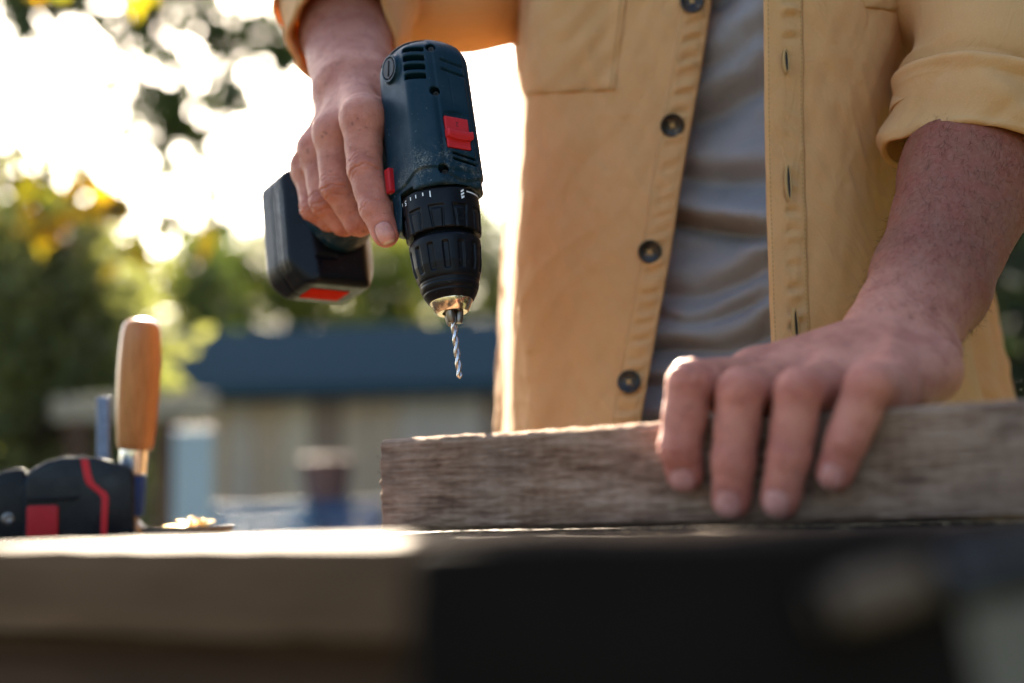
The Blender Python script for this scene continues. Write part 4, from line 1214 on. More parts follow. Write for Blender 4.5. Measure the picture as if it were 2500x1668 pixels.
me = np_mesh('yoke', v*.001-MAN, q); lay = me.uv_layers.new(name='UVMap'); li = np.empty(len(me.loops), np.int32); me.loops.foreach_get('vertex_index', li); lay.data.foreach_set('uv', (v[:, :2]*.001)[li].astype(np.float32).ravel())
ppart('yoke', me, M['shirt'], shirt)
def f_hair(p):
    H = tc_(0, -85, 1590); fw = unit(-TY*.9-TZ*.42); upv = unit(TZ*.9-TY*.42); hx = np.stack([TX, fw, upv])
    h = lambda x, y, z: H+TX*x+fw*y+upv*z
    d = ellipsoid(p, h(0, -14, 27), hx, (83, 102, 96)); g = (p-H.astype(np.float32))@hx.T.astype(np.float32)
    d = smax(d, g[:, 1]*.75-g[:, 2]*.66-8, 6); d = smax(d, -g[:, 2]-62-.25*g[:, 1], 6)
    return d+1.2*fnoise(p, .05, 8)+.7*fnoise(p, .14, 9)
vol, l0 = sdf_grid(f_hair, (60, 880, 1500), (340, 1220, 1760), 4.0, 2.2); v, q = surface_nets(vol, l0, 4.0)
M['head_hair'] = mat('grey_brown_hair', (.06, .045, .035), .7)
ppart('hair', np_mesh('hair', v*.001-MAN, q), M['head_hair'])
# ------------------------------------------------------------------ workbench, turned away from the camera
BX = unit((.857, -.515, 0)); BY = unit((.515, .857, 0)); BO = np.array((0.0, .392, .90))
def BW(s, w, h=0.): return BO+BX*s+BY*w+np.array((0, 0, h))
RB = Matrix((( BX[0], BY[0], 0), (BX[1], BY[1], 0), (0, 0, 1)))
bench = empty('workbench', BW(-.5, .25, -.90), 'pale plank workbench standing between the man and the black tool bag', 'workbench')
def rough_box(name, L, W_, H, m, parent, loc, rot, seed=1, amp=.0008, nx=90, ny=8, nz=8, edge=.0012, h_sag=0.):
    """sawn timber: a box with worn, slightly uneven faces"""
    rs = np.random.RandomState(seed); bm = bmesh.new()
    r = bmesh.ops.create_cube(bm, size=1.0); bmesh.ops.scale(bm, vec=(L, W_, H), verts=bm.verts)
    def cut(axis, n):
        es = [e for e in bm.edges if abs((e.verts[0].co-e.verts[1].co)[axis]) > 1e-6 and abs((e.verts[0].co-e.verts[1].co)[(axis+1) % 3]) < 1e-6 and abs((e.verts[0].co-e.verts[1].co)[(axis+2) % 3]) < 1e-6]
        bmesh.ops.subdivide_edges(bm, edges=es, cuts=n, use_grid_fill=True)
    cut(0, nx); cut(1, ny); cut(2, nz)
    co = np.array([v.co for v in bm.verts], np.float32)
    nz1 = fnoise(co*np.array((.25, 1, 1), np.float32), 60, seed); nz2 = fnoise(co*np.array((.1, 1, 1), np.float32), 260, seed+1); nz3 = fnoise(co, 130, seed+2)
    hx, hy, hz = L/2, W_/2, H/2
    for v, a, b, c in zip(bm.verts, nz1, nz2, nz3):
        p = v.co; n = Vector((0, 0, 0)); k = 0
        for ax, hh in ((0, hx), (1, hy), (2, hz)):
            if abs(abs(p[ax])-hh) < 1e-5: n[ax] = math.copysign(1, p[ax]); k += 1
        if k: v.co = p+n.normalized()*(amp*(a*.5+b*.35+c*.3)-(edge*(.7+.9*abs(c)) if k > 1 else 0))
    me = bm_mesh(name, bm); me.materials.append(m); sharp(me, 50)
    o = bpy.data.objects.new(name, me); COL.objects.link(o)
    o.matrix_world = Matrix.Translation(Vector(loc)) @ rot.to_4x4()
    if parent is not None: o.parent = parent; o.matrix_parent_inverse = parent.matrix_world.inverted()
    return o
SR = .055
M['bench_brown'] = wood('worn_brown_plank', [(.3, (.05, .029, .018)), (.5, (.085, .053, .034)), (.7, (.12, .08, .055))], 0, 14, 160, .7, .45)
planks = [(0.0, .150, .0016, M['bench_wood'], SR), (.153, .150, -.0012, M['bench_brown'], SR+.012), (.306, .187, -.0016, M['bench_brown'], SR-.004)]
for i, (w0, ww, dz, m_, sr) in enumerate(planks):
    L = 1.45
    rough_box('plank', L, ww, .030, m_, bench, BW(sr-L/2, w0+ww/2, dz-.015), RB, 40+i, .0007, 110, 8, 4)
rough_box('apron', 1.36, .030, .105, M['bench_dark'], bench, BW(-.665, .055, -.0845), RB, 50, .0005, 40, 3, 6)
rough_box('apron', 1.36, .030, .105, M['bench_dark'], bench, BW(-.665, .450, -.0845), RB, 51, .0005, 40, 3, 6)
for s_ in (-1.28, -.06):
    for w_ in (.105, .395):
        box('leg', (.07, .07, .866), BW(s_, w_, -.467), M['bench_dark'], bench, RB, .003)
for s_ in (-1.28, -.06): box('rail', (.04, .22, .08), BW(s_, .25, -.62), M['bench_dark'], bench, RB, .003)

# the grey board under the hand
def board_dir():
    a = np.array((-.0655, .711)); b = np.array((.185, .560)); return unit(np.array((*(b-a), 0)))
KX = board_dir(); KY = np.array((-KX[1], KX[0], 0.0)); KO = np.array((-.0772, .798, .9003))
RK = Matrix(((KX[0], KY[0], 0), (KX[1], KY[1], 0), (0, 0, 1)))
KL, KD, KH = .68, .074, .0512
board = rough_box('timber_board', KL, KD, KH, M['old_wood'], None, KO+KX*KL/2+KY*KD/2+np.array((0, 0, KH/2)), RK, 61, .0009, 260, 18, 22, .0016)
tag(board, 'weathered grey rough-sawn board lying under the man\'s hand on the workbench', 'board')
# torn fibres along its sawn end and top edge
rs = np.random.RandomState(5); vs_, fs = [], []
for i in range(230):
    if i < 130: p = np.array((-KL/2+abs(rs.normal(0, .10)), -KD/2+rs.rand()*KD*.9, KH/2-.0012)); d_ = np.array((rs.normal(0, 1), rs.normal(0, .5), .5+rs.rand()))
    else: p = np.array((-KL/2+.0010, -KD/2+rs.rand()*.012, -KH/2+rs.rand()*KH)); d_ = np.array((-.6-rs.rand(), rs.normal(0, .4)-.5, rs.normal(0, .7)))
    d_ = unit(d_); ln = .0008+.0022*rs.rand()**2; w_ = unit(np.cross(d_, rs.normal(size=3)))*.00014; b = len(vs_)
    vs_ += [p-w_, p+w_, p+d_*ln*.6+w_*.8+np.array((0, 0, .0002)), p+d_*ln]; fs += [(b, b+1, b+2), (b, b+2, b+3)]
fb = bpy.data.objects.new('splinters', pymesh('splinters', vs_, fs)); COL.objects.link(fb); fb.data.materials.append(M['old_wood']); fb.parent = board; fb['kind'] = 'stuff'

# battery pack standing on the bench
M['batt_grey'] = plastic('battery_dark_shell', (.006, .0075, .010), .26, (.3, .31, .31), .3, dust_amt=.03)
bp0 = P(-14, 1299, 1.050); bp0[2] = .8992
def prism(name, outline, depth, m, parent, org, ax, az, ay, bev=.0025):
    bm = bmesh.new(); f = [bm.verts.new(tuple(org+ax*x*.001+az*z*.001)) for x, z in outline]
    face = bm.faces.new(f); r = bmesh.ops.extrude_face_region(bm, geom=[face]); ev = [g for g in r['geom'] if isinstance(g, bmesh.types.BMVert)]
    bmesh.ops.translate(bm, vec=Vector(ay*depth), verts=ev); bmesh.ops.recalc_face_normals(bm, faces=bm.faces)
    if bev: bmesh.ops.bevel(bm, geom=list(bm.edges), offset=bev, segments=3, profile=.6, affect='EDGES', clamp_overlap=True)
    bmesh.ops.translate(bm, vec=-Vector(parent.matrix_world.translation), verts=bm.verts)
    me = bm_mesh(name, bm); o = bpy.data.objects.new(name, me); COL.objects.link(o); o.parent = parent; me.materials.append(m); sharp(me, 40); return o
pack = empty('battery_pack', bp0, 'black spare battery pack with red stripe and red button on the workbench', 'battery pack')
ax = unit((1, .28, 0)); az = np.array((0, 0, 1.0)); ay = np.cross(az, ax)
prism('shell', [(20, 0), (20, 40), (23, 50), (36, 57.5), (48, 60.5), (72, 60), (90, 55), (98, 51), (100, 46), (100.5, 0)], .060, M['batt_grey'], pack, bp0, ax, az, ay, .003)
prism('contact_block', [(-12, 0), (-12, 36), (-4, 43), (4, 50.5), (18, 53), (21.5, 52), (21.5, 0)], .050, M['drill_black'], pack, bp0+ay*.006, ax, az, ay, .0025)
fr = bp0-ay*.0012
prism('red_stripe', [(60.5, 58.5), (66, 58.5), (68.5, 46), (70.5, 40.5), (79.5, 33), (81, 30), (80, 1), (75.5, 1), (76.0, 29), (74, 32), (65, 39.5), (63, 45)], .004, M['red'], pack, fr, ax, az, ay, .0006)
prism('release_button', [(22.5, 1), (22.5, 23), (24, 24.5), (43.5, 24.5), (45, 23), (45, 1)], .006, M['red_dark'], pack, bp0-ay*.0028, ax, az, ay, .001)
prism('lip', [(22, 27.5), (58, 28), (60, 31), (22, 31)], .005, M['drill_black'], pack, bp0-ay*.0022, ax, az, ay, .001)
prism('ridge', [(42, 58.8), (66, 59.6), (64, 62.2), (46, 61.8)], .035, M['batt_grey'], pack, bp0+ay*.012, ax, az, ay, .0008)
prism('ridge', [(2, 49.8), (17, 52.4), (16, 54.6), (4, 52.4)], .03, M['drill_black'], pack, bp0+ay*.016, ax, az, ay, .0008)
prism('ridge', [(20.6, 0), (23.0, 0), (23.5, 47), (20.6, 44)], .055, M['drill_blue'], pack, bp0+ay*.0004, ax, az, ay, .0006)
vs_, fs = lathe([(0, -.002), (.0044, -.002), (.0044, .0006), (.0030, .0010), (.0016, .0002), (0, .0002)], 20, False)
o = bpy.data.objects.new('screw', pymesh('screw', xf(frame(bp0+ax*.009+az*.0155+ay*.0055-np.array(pack.matrix_world.translation), ax, az, -ay), vs_), fs)); COL.objects.link(o); o.parent = pack; o.data.materials.append(M['dark_steel'])

# F-clamp screwed down on the back edge of the bench
CB = P(318, 1296, 1.125); CB[2] = .8985; CT = P(347, 776, 1.125)
ca = unit(CT-CB); cx = unit(np.cross(ca, (0, 1., 0))*-1); cx = unit(np.array((1., 0, 0))-ca*ca[0]); cy = np.cross(ca, cx)
clamp = empty('bar_clamp', CB, 'bar clamp with worn wooden handle and blue sleeve screwed to the workbench', 'clamp')
CLEN = np.linalg.norm(CT-CB)
def cl(name, prof, m, n=40, faceted=0):
    vs_, fs = lathe(prof, n, True)
    if faceted:
        out = []
        for x, y, z in vs_:
            an = math.atan2(y, x); k = 1-.035*(1-abs(math.cos(an*4)))*(1 if .45*CLEN < z < .97*CLEN else 0); out.append((x*k, y*k, z))
        vs_ = out
    me = pymesh(name, xf(frame((0, 0, 0), cx, cy, ca), vs_), fs); o = bpy.data.objects.new(name, me); COL.objects.link(o); o.parent = clamp; me.materials.append(m); sharp(me, 40); return o
hd = np.array([(.398, .0125), (.405, .0135), (.44, .0146), (.52, .0158), (.62, .0166), (.75, .0171), (.86, .0165), (.93, .0155), (.965, .0140), (.985, .0110), (.996, .006), (1.0, .0)])
t_ = np.linspace(0, len(hd)-1, 40); hp = cr(hd, t_)
cl('handle', [(max(r_, 0), z*CLEN) for z, r_ in hp], M['handle_wood'], 48, 1)
cl('ferrule', [(.0098, .292*CLEN), (.0112, .295*CLEN), (.0116, .38*CLEN), (.0112, .40*CLEN), (.009, .402*CLEN)], M['chrome'])
cl('sleeve', [(.0075, .092*CLEN), (.0098, .098*CLEN), (.0102, .11*CLEN), (.0102, .272*CLEN), (.0094, .282*CLEN), (.007, .284*CLEN)], M['blue_paint'])
cl('spindle', [(.0062, .02*CLEN), (.0062, .30*CLEN)], M['dark_steel'], 20)
cl('foot', [(.0, 0), (.0125, 0), (.0135, .002), (.0130, .006), (.008, .011), (.0062, .013), (0, .013)], M['dark_steel'], 28)
bxp = P(252, 1290, 1.155); bxp[2] = .86; bxt = P(253, 968, 1.155)
bdir = unit(bxt-bxp); bl = np.linalg.norm(bxt-bxp)
bm = bmesh.new(); box_bm(bm, (.0115, .006, bl+.16), (0, 0, bl/2-.08), None, .0025, 3)
me = bm_mesh('bar', bm); o = bpy.data.objects.new('bar', me); COL.objects.link(o); me.materials.append(M['bar_steel']); o.parent = clamp; o.location = Vector(bxp-CB)
mid = CB+ca*.185*CLEN; b_at = bxp+bdir*((mid[2]-bxp[2])/bdir[2])
d_ = b_at-mid; ex = unit(d_); 
bm = bmesh.new(); box_bm(bm, (np.linalg.norm(d_)+.012, .013, .022), tuple((mid+b_at)/2-CB), frame((0, 0, 0), ex, np.cross((0, 0, 1.), ex), (0, 0, 1.)).to_3x3(), .003)
me = bm_mesh('arm', bm); o = bpy.data.objects.new('arm', me); COL.objects.link(o); me.materials.append(M['blue_paint']); o.parent = clamp
# lower fixed jaw under the bench
lo_ = bxp+bdir*(-.085); d_ = np.array((CB[0], CB[1], lo_[2]))-lo_
bm = bmesh.new(); box_bm(bm, (np.linalg.norm(d_)+.02, .013, .020), tuple(lo_+d_/2-CB), frame((0, 0, 0), unit(d_), np.cross((0, 0, 1.), unit(d_)), (0, 0, 1.)).to_3x3(), .003)
me = bm_mesh('fixed_jaw', bm); o = bpy.data.objects.new('fixed_jaw', me); COL.objects.link(o); me.materials.append(M['blue_paint']); o.parent = clamp

# tin lid with brass screws beside the clamp
LP = P(458, 1291, 1.075); LP[2] = .8986
lid = empty('tin_lid', LP, 'shallow grey tin lid holding brass screws on the workbench', 'lid')
vs_, fs = lathe([(0, .0008), (.029, .0008), (.0325, .0035), (.0335, .0062), (.0342, .0062), (.0335, .0028), (.030, 0), (0, 0)], 48, False)
M['tin'] = metal('dull_tin', (.26, .235, .22), .45)
o = bpy.data.objects.new('dish', pymesh('dish', vs_, fs)); COL.objects.link(o); o.parent = lid; o.data.materials.append(M['tin']); sharp(o.data)
M['brass'] = metal('brass', (.75, .50, .18), .22)
for i, (dx, dy, an, tl) in enumerate(((-.012, -.004, 20, 8), (.004, .003, 150, 14), (.013, -.005, 75, 5), (.002, -.012, 210, 6), (-.004, .010, 300, 10), (.010, .008, 250, 16))):
    vs_, fs = lathe([(0, 0), (.0035, 0), (.0036, .0006), (.0016, .0024), (.0015, .012), (.0011, .0175), (0, .0195)], 14, False)
    rot = Matrix.Rotation(R(an), 3, 'Z') @ Matrix.Rotation(R(90-tl), 3, 'Y')
    me = pymesh('brass_screw', vs_, fs); o = bpy.data.objects.new('brass_screw', me); COL.objects.link(o); me.materials.append(M['brass'])
    o.matrix_world = Matrix.Translation(Vector(LP)+Vector((dx, dy, .0048+.0016*(i % 3)))) @ rot.to_4x4(); me.shade_smooth()
    tag(o, 'small brass screw lying in the grey tin lid', 'screw', 'brass screws in the tin lid')

# black tool bag on a stool, right in front of the lens
def f_bag(p):
    q = p-np.array([80, 317, 801.5], np.float32)
    d = rbox(q, (103, 31, 102), 3)
    d = d+.7*np.sin(q[:, 0]*.09+q[:, 2]*.05)+.5*np.sin(q[:, 2]*.16+q[:, 0]*.02)
    return d
bagc = np.array((.088, .287, .692))
bag = empty('tool_bag', bagc, 'black canvas tool bag in front of the workbench with a chisel strapped to it', 'bag')
M['canvas'] = cloth('black_canvas', (.009, .007, .006), (.014, .011, .009), 900, 0, None, .95, .4, .4, True, 0.)
vol, l0 = sdf_grid(f_bag, (-35, 222, 680), (204, 360, 912), 2.5, 2.0); v, q = surface_nets(vol, l0, 2.5)
o = bpy.data.objects.new('pouch', np_mesh('pouch', v*.001-bagc, q)); COL.objects.link(o); o.parent = bag; o.data.materials.append(M['canvas']); o.data.shade_smooth(); NT(M['canvas']).set('Specular IOR Level', .02)
vs_, fs = [], []
for i in range(41):
    u_ = i/40; x = .02+.14*u_; z = .80-.05*math.sin(math.pi*u_); 
    for a in range(8):
        an = 2*math.pi*a/8; vs_.append(np.array((x, .232+.004*math.cos(an)-.004*math.sin(math.pi*u_), z+.009*math.sin(an)))-bagc)
for i in range(40):
    for a in range(8): fs.append((i*8+a, i*8+(a+1) % 8, (i+1)*8+(a+1) % 8, (i+1)*8+a))
o = bpy.data.objects.new('strap', pymesh('strap', vs_, fs)); COL.objects.link(o); o.parent = bag; o.data.materials.append(M['canvas']); o.data.shade_smooth()
stool = empty('stool', (.088, .287, 0), 'low wooden stool carrying the black tool bag', 'stool')
box('seat', (.26, .17, .028), (.088, .287, .6735), M['bench_dark'], stool, None, .004)
for sx in (-1, 1):
    for sy in (-1, 1): box('leg', (.032, .032, .6595), (.088+sx*.105, .287+sy*.06, .32975), M['bench_dark'], stool, None, .003)
M['dull_iron'] = mat('dull_iron', (.035, .037, .042), .7)
M['offcut'] = wood('dull_offcut_wood', [(.3, (.06, .05, .04)), (.5, (.10, .085, .07)), (.7, (.14, .12, .10))], 0, 14, 160, .9, .3)
# chisel on the bag
c0 = P(1985, 1492, .2765); c1 = P(2290, 1408, .2765); cd = unit(c1-c0); hl = np.linalg.norm(c1-c0)
chis = empty('chisel', c0, 'wooden-handled chisel held by loops on the black tool bag', 'chisel')
sx = unit(np.cross(cd, (0, 1., 0))); sy = np.cross(cd, sx)
for nm, prof, m_ in (('handle', [(0, 0), (.0030, .0004), (.0042, .003), (.0048, .01), (.0045, hl*.6), (.0038, hl*.9), (.0035, hl)], M['handle_pale'] if 'handle_pale' in M else None), ('ferrule', [(.0034, hl), (.0036, hl+.0004), (.0036, hl+.0055), (.0026, hl+.006)], M['dull_iron']), ('blade', [(.0019, hl+.005), (.0017, hl+.02), (.0017, hl+.055), (.0003, hl+.062)], M['dull_iron'])):
    if m_ is None:
        M['handle_pale'] = wood('dull_handle_wood', [(.3, (.08, .054, .036)), (.5, (.13, .092, .063)), (.7, (.17, .125, .09))], 2, 40, 400, .9, .1); m_ = M['handle_pale']
    vs_, fs = lathe(prof, 28, True); me = pymesh(nm, xf(frame((0, 0, 0), sx, sy, cd), vs_), fs); o = bpy.data.objects.new(nm, me); COL.objects.link(o); o.parent = chis; me.materials.append(m_); sharp(me)
for f_ in (.08, .97):
    cc = c0+cd*hl*f_; vs_, fs = [], []
    for i in range(20):
        an = 2*math.pi*i/20
        for w_ in (-.0014, .0014): vs_.append(cc+cd*w_+(sx*math.cos(an)*1.0+sy*math.sin(an)*1.15)*.0056-bagc)
    fs = [(2*i, 2*((i+1) % 20), 2*((i+1) % 20)+1, 2*i+1) for i in range(20)]
    o = bpy.data.objects.new('loop', pymesh('loop', vs_, fs)); COL.objects.link(o); o.parent = bag; o.data.materials.append(M['canvas']); thick(o, .0008)
pc = P(2545, 1660, .2815); pc[1] = .2835
bm = bmesh.new(); box_bm(bm, (.028, .0012, .034), tuple(pc-bagc), Matrix.Rotation(R(-8), 3, 'Y'), .0004)
o = bpy.data.objects.new('patch', bm_mesh('patch', bm)); COL.objects.link(o); o.parent = bag; M['patch'] = cloth('pale_patch', (.13, .115, .09), (.10, .085, .065), 900, 0, None, .95, .4, .4, True, 0.); o.data.materials.append(M['patch'])

# sawdust flakes on the bench and the board
rs = np.random.RandomState(31); vs_, fs = [], []
M['sawdust'] = mat('sawdust', (.55, .40, .22), .9)
for i in range(900):
    if i < 650: p = BW(-.9+rs.rand()*.93, rs.rand()*.47, .0004); p[2] = .9000+.0004
    else: p = KO+KX*(rs.rand()*.35)-KY*(.001+.012*rs.rand()**2)+np.array((0, 0, .0004))
    d0 = (p-BO)@BY
    if d0 < .150: p[2] = .9021
    elif i >= 650: p[2] = .8996
    else: p[2] = .8994
    a = rs.rand()*6.28; l = .0004+.0012*rs.rand(); w = l*(.3+.4*rs.rand()); u = np.array((math.cos(a), math.sin(a), .35*rs.normal())); v_ = np.array((-math.sin(a), math.cos(a), .2)); b = len(vs_)
    h_ = np.array((0, 0, .0003+.0004*rs.rand()))
    vs_ += [p-u*l, p+v_*w, p+u*l, p-v_*w, p+h_]; fs += [(b, b+1, b+4), (b+1, b+2, b+4), (b+2, b+3, b+4), (b+3, b, b+4)]
o = bpy.data.objects.new('sawdust', pymesh('sawdust', vs_, fs)); COL.objects.link(o); o.data.materials.append(M['sawdust']); tag(o, 'pale sawdust flakes scattered over the bench planks', 'sawdust', kind='stuff')
# ------------------------------------------------------------------ ground and everything behind the bench
def ground_mat():
    m = mat('garden_ground', (.09, .085, .05), .95); t = NT(m); v = t.coord('Object')
    n1 = t.noise(v, .35, 6, .6); n2_ = t.noise(v, 9, 6, .7)
    c = t.ramp(n1, [(.35, (.045, .060, .020)), (.55, (.085, .085, .038)), (.7, (.13, .105, .065))])
    c = t.mix(t.math('MULTIPLY', n2_, .6), c, (.05, .045, .022)); t.set('Base Color', c); t.set('Normal', t.bump(n2_, .6, .03)); return m
gv, gf = [], []
xs_ = np.concatenate([np.linspace(-400, -30, 8), np.linspace(-24, 24, 33), np.linspace(30, 400, 8)]); ys_ = np.concatenate([np.linspace(-200, -10, 5), np.linspace(-6, 40, 32), np.linspace(50, 600, 9)])
for y in ys_:
    for x in xs_:
        near = math.exp(-((x/3)**2+((y-.8)/2.5)**2)); gv.append((x, y, -.004+(1-near)*.05*math.sin(x*.7+y*.3)*math.cos(y*.5) if abs(x) < 26 and -6 < y < 40 and not (9.5 < y < 14.5 and -6 < x < 6) else -.004))
nx_ = len(xs_)
for i in range(len(ys_)-1):
    for j in range(nx_-1): gf.append((i*nx_+j, i*nx_+j+1, (i+1)*nx_+j+1, (i+1)*nx_+j))
g_ = bpy.data.objects.new('ground', pymesh('ground', gv, gf)); COL.objects.link(g_); g_.data.materials.append(ground_mat()); g_.data.shade_smooth(); g_['kind'] = 'structure'

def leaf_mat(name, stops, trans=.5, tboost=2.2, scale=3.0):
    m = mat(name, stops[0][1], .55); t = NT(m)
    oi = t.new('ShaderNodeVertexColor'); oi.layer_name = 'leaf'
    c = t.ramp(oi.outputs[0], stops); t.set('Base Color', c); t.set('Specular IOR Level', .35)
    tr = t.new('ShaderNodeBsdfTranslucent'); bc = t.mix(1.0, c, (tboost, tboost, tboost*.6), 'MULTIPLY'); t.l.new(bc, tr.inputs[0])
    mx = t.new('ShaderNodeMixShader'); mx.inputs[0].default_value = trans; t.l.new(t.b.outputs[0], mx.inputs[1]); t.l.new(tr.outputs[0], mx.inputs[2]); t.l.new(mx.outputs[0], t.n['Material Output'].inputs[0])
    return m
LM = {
    'dark': leaf_mat('dark_conifer_leaf', [(0, (.075, .090, .036)), (.6, (.125, .135, .052)), (1, (.20, .20, .08))], .5, 1.3),  # leaf colours lifted to include the backlit haze
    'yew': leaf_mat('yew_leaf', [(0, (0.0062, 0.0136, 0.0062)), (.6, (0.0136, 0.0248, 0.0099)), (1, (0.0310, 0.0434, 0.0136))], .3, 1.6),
    'shade': leaf_mat('shaded_leaf', [(0, (.025, .042, .010)), (.6, (.05, .07, .016)), (1, (.11, .11, .02))], .35, 1.6),  # less translucent leaf for the overhanging tree
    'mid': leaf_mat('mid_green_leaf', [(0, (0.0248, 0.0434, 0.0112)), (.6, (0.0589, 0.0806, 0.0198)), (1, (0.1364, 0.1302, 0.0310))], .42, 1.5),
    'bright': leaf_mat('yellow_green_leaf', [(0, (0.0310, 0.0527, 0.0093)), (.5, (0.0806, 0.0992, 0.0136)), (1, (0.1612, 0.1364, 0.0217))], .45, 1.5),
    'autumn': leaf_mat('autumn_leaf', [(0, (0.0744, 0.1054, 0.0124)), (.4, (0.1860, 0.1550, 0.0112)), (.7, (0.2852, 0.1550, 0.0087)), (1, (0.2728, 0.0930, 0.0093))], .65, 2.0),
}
bark = wood('bark', [(.3, (.035, .026, .018)), (.55, (.075, .055, .04)), (.8, (.12, .095, .07))], 2, 10, 60, .9, 1.0, .2, .02)
def leaves(name, pts, size, m, seed, parent, aspect=.55, up=0.2, vals=None, sizes=None):
    """leaf blades: folded four-triangle diamonds at pts"""
    rs = np.random.RandomState(seed); n = len(pts); pts = np.asarray(pts, float)
    e = rs.normal(size=(n, 3)); e[:, 2] -= up*2; e /= np.linalg.norm(e, axis=1, keepdims=True)
    w = np.cross(e, rs.normal(size=(n, 3))); w /= np.linalg.norm(w, axis=1, keepdims=True); nn = np.cross(e, w)
    s = (size*(.6+.8*rs.rand(n)) if sizes is None else np.asarray(sizes))[:, None]
    v = np.stack([pts, pts+e*s*.45+w*s*aspect*.5+nn*s*.05, pts+e*s, pts+e*s*.45-w*s*aspect*.5+nn*s*.05], 1).reshape(-1, 3)
    q = np.arange(n*4).reshape(n, 4)
    me = np_mesh(name, v, q)
    val = (rs.rand(n) if vals is None else vals); color_attr(me, 'leaf', np.repeat(np.repeat(val[:, None], 4, 0), 3, 1))
    o = bpy.data.objects.new(name, me); COL.objects.link(o); me.materials.append(m); o.parent = parent; o.matrix_parent_inverse = parent.matrix_world.inverted(); return o
def limb(vs_, fs, pts, radii, n=7):
    pts = np.array(pts, float); b0 = len(vs_)
    for i, p in enumerate(pts):
        e = unit(pts[min(i+1, len(pts)-1)]-pts[max(i-1, 0)]); x = unit(np.cross(e, (.3, .9, .1))); y = np.cross(e, x)
        for a in range(n): an = 2*math.pi*a/n; vs_.append(p+(x*math.cos(an)+y*math.sin(an))*radii[i])
    for i in range(len(pts)-1):
        for a in range(n): fs.append((b0+i*n+a, b0+i*n+(a+1) % n, b0+(i+1)*n+(a+1) % n, b0+(i+1)*n+a))
def tree(name, label, cat, base, h, rad, m, seed, n=7000, size=.10, kind='round', trunk=.25, group=None, low=.15):
    rs = np.random.RandomState(seed); base = np.array((base[0], base[1], 0.0)); root = empty(name, base, label, cat, group)
    vs_, fs = [], []; tr = max(.05, h*.018)
    tp = [base+np.array((rs.normal(0, .02)*i, rs.normal(0, .02)*i, h*.92*i/6)) for i in range(7)]; limb(vs_, fs, tp, [tr*(1.15-i/6.5) for i in range(7)], 9)
    clumps = []
    N_ = 46 if kind != 'column' else 40
    for i in range(N_):
        t = low+(1-low)*(i+.5)/N_; an = i*2.39996+rs.rand()*.6
        if kind == 'cone': rr = rad*(1-t)**.85*(.55+.45*rs.rand())+.05
        elif kind == 'column': rr = rad*min(1, (1.02-t)*3.2)*(.55+.45*rs.rand())
        else: rr = rad*math.sqrt(max(.05, 1-((t-.55)/.5)**2))*(.35+.65*rs.rand())
        c = base+np.array((math.cos(an)*rr, math.sin(an)*rr, h*t)); clumps.append((c, rr))
        k = min(6, int(t*6)); st = tp[k]*.7+tp[min(k+1, 6)]*.3; st = base+(st-base)*1.0
        md = (st+c)/2+np.array((0, 0, .06*h*(1 if kind == 'round' else -.2)))*.4
        limb(vs_, fs, [st, md, c], [tr*.34, tr*.2, tr*.06], 5)
    to = bpy.data.objects.new('trunk', pymesh('trunk', np.array(vs_)-base, fs)); COL.objects.link(to); to.parent = root; to.data.materials.append(bark); to.data.shade_smooth()
    pts, val = [], []
    per = n//len(clumps)
    for c, rr in clumps:
        sp = np.array((.30, .30, .22))*max(rad*.75, .3) if kind != 'column' else np.array((.22, .22, .55))*max(rad, .3)
        q = c+rs.normal(size=(per, 3))*sp*.62; b = rs.rand()
        if kind != 'round': q[:, 2] -= np.hypot(q[:, 0]-base[0], q[:, 1]-base[1])*.25
        pts.append(q); val.append(np.clip(b*.6+rs.rand(per)*.5, 0, 1))
    pts = np.concatenate(pts); val = np.concatenate(val); ok = pts[:, 2] > .05
    leaves('crown', pts[ok], size, m, seed+9, root, vals=val[ok], aspect=.5); return root
def at(px, Y, z=0.):
    """ground position seen in image column px at world depth Y"""
    return ((px-1250)/FPX*Y/math.cos(PITCH)*.993+.0, Y)
# conifer hedge at the left
cols = [(-70, 8.2, 2.95, .75), (25, 9.0, 3.0, .62), (118, 8.0, 2.8, .60), (215, 9.3, 3.0, .60), (195, 8.6, 2.75, .42), (258, 9.4, 2.7, .30)]
hl_ = ['tall columnar evergreen at the outer end of the conifer row', 'columnar evergreen second in the conifer row', 'columnar evergreen with olive tips, third in the conifer row', 'columnar evergreen fourth in the conifer row', 'short columnar evergreen fifth in the conifer row', 'shortest columnar evergreen beside the shed']
for i, (px, Y, h, r_) in enumerate(cols):
    x, y = at(px, Y); tree('columnar_evergreen', hl_[i], 'tree', (x, y), h, r_, LM['dark'], 100+i, 2600, .13, 'column', low=.03, group='row of columnar evergreens left of the shed')
x, y = at(512, 25); tree('spruce_tree', 'dark pointed spruce rising behind the shed', 'tree', (x, y), 6.3, 1.45, LM['yew'], 120, 9000, .2, 'cone', low=.05)
bl_ = ['sunlit yellow-green bush behind the shed roof near the spruce', 'broad yellow-green bush behind the middle of the shed', 'green bush behind the shed beside the man', 'dark green bush hidden behind the man', 'mid green bush left of the spruce', 'dark bush at the far end of the shed']
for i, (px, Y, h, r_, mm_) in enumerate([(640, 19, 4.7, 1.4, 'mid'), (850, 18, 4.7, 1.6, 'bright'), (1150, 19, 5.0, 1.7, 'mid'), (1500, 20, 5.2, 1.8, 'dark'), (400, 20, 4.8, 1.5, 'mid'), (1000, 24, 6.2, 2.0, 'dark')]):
    x, y = at(px, Y); tree('garden_bush', bl_[i], 'bush', (x, y), h, r_, LM[mm_], 140+i, 8000, .16, 'round', low=.12, group='bushes behind the shed')
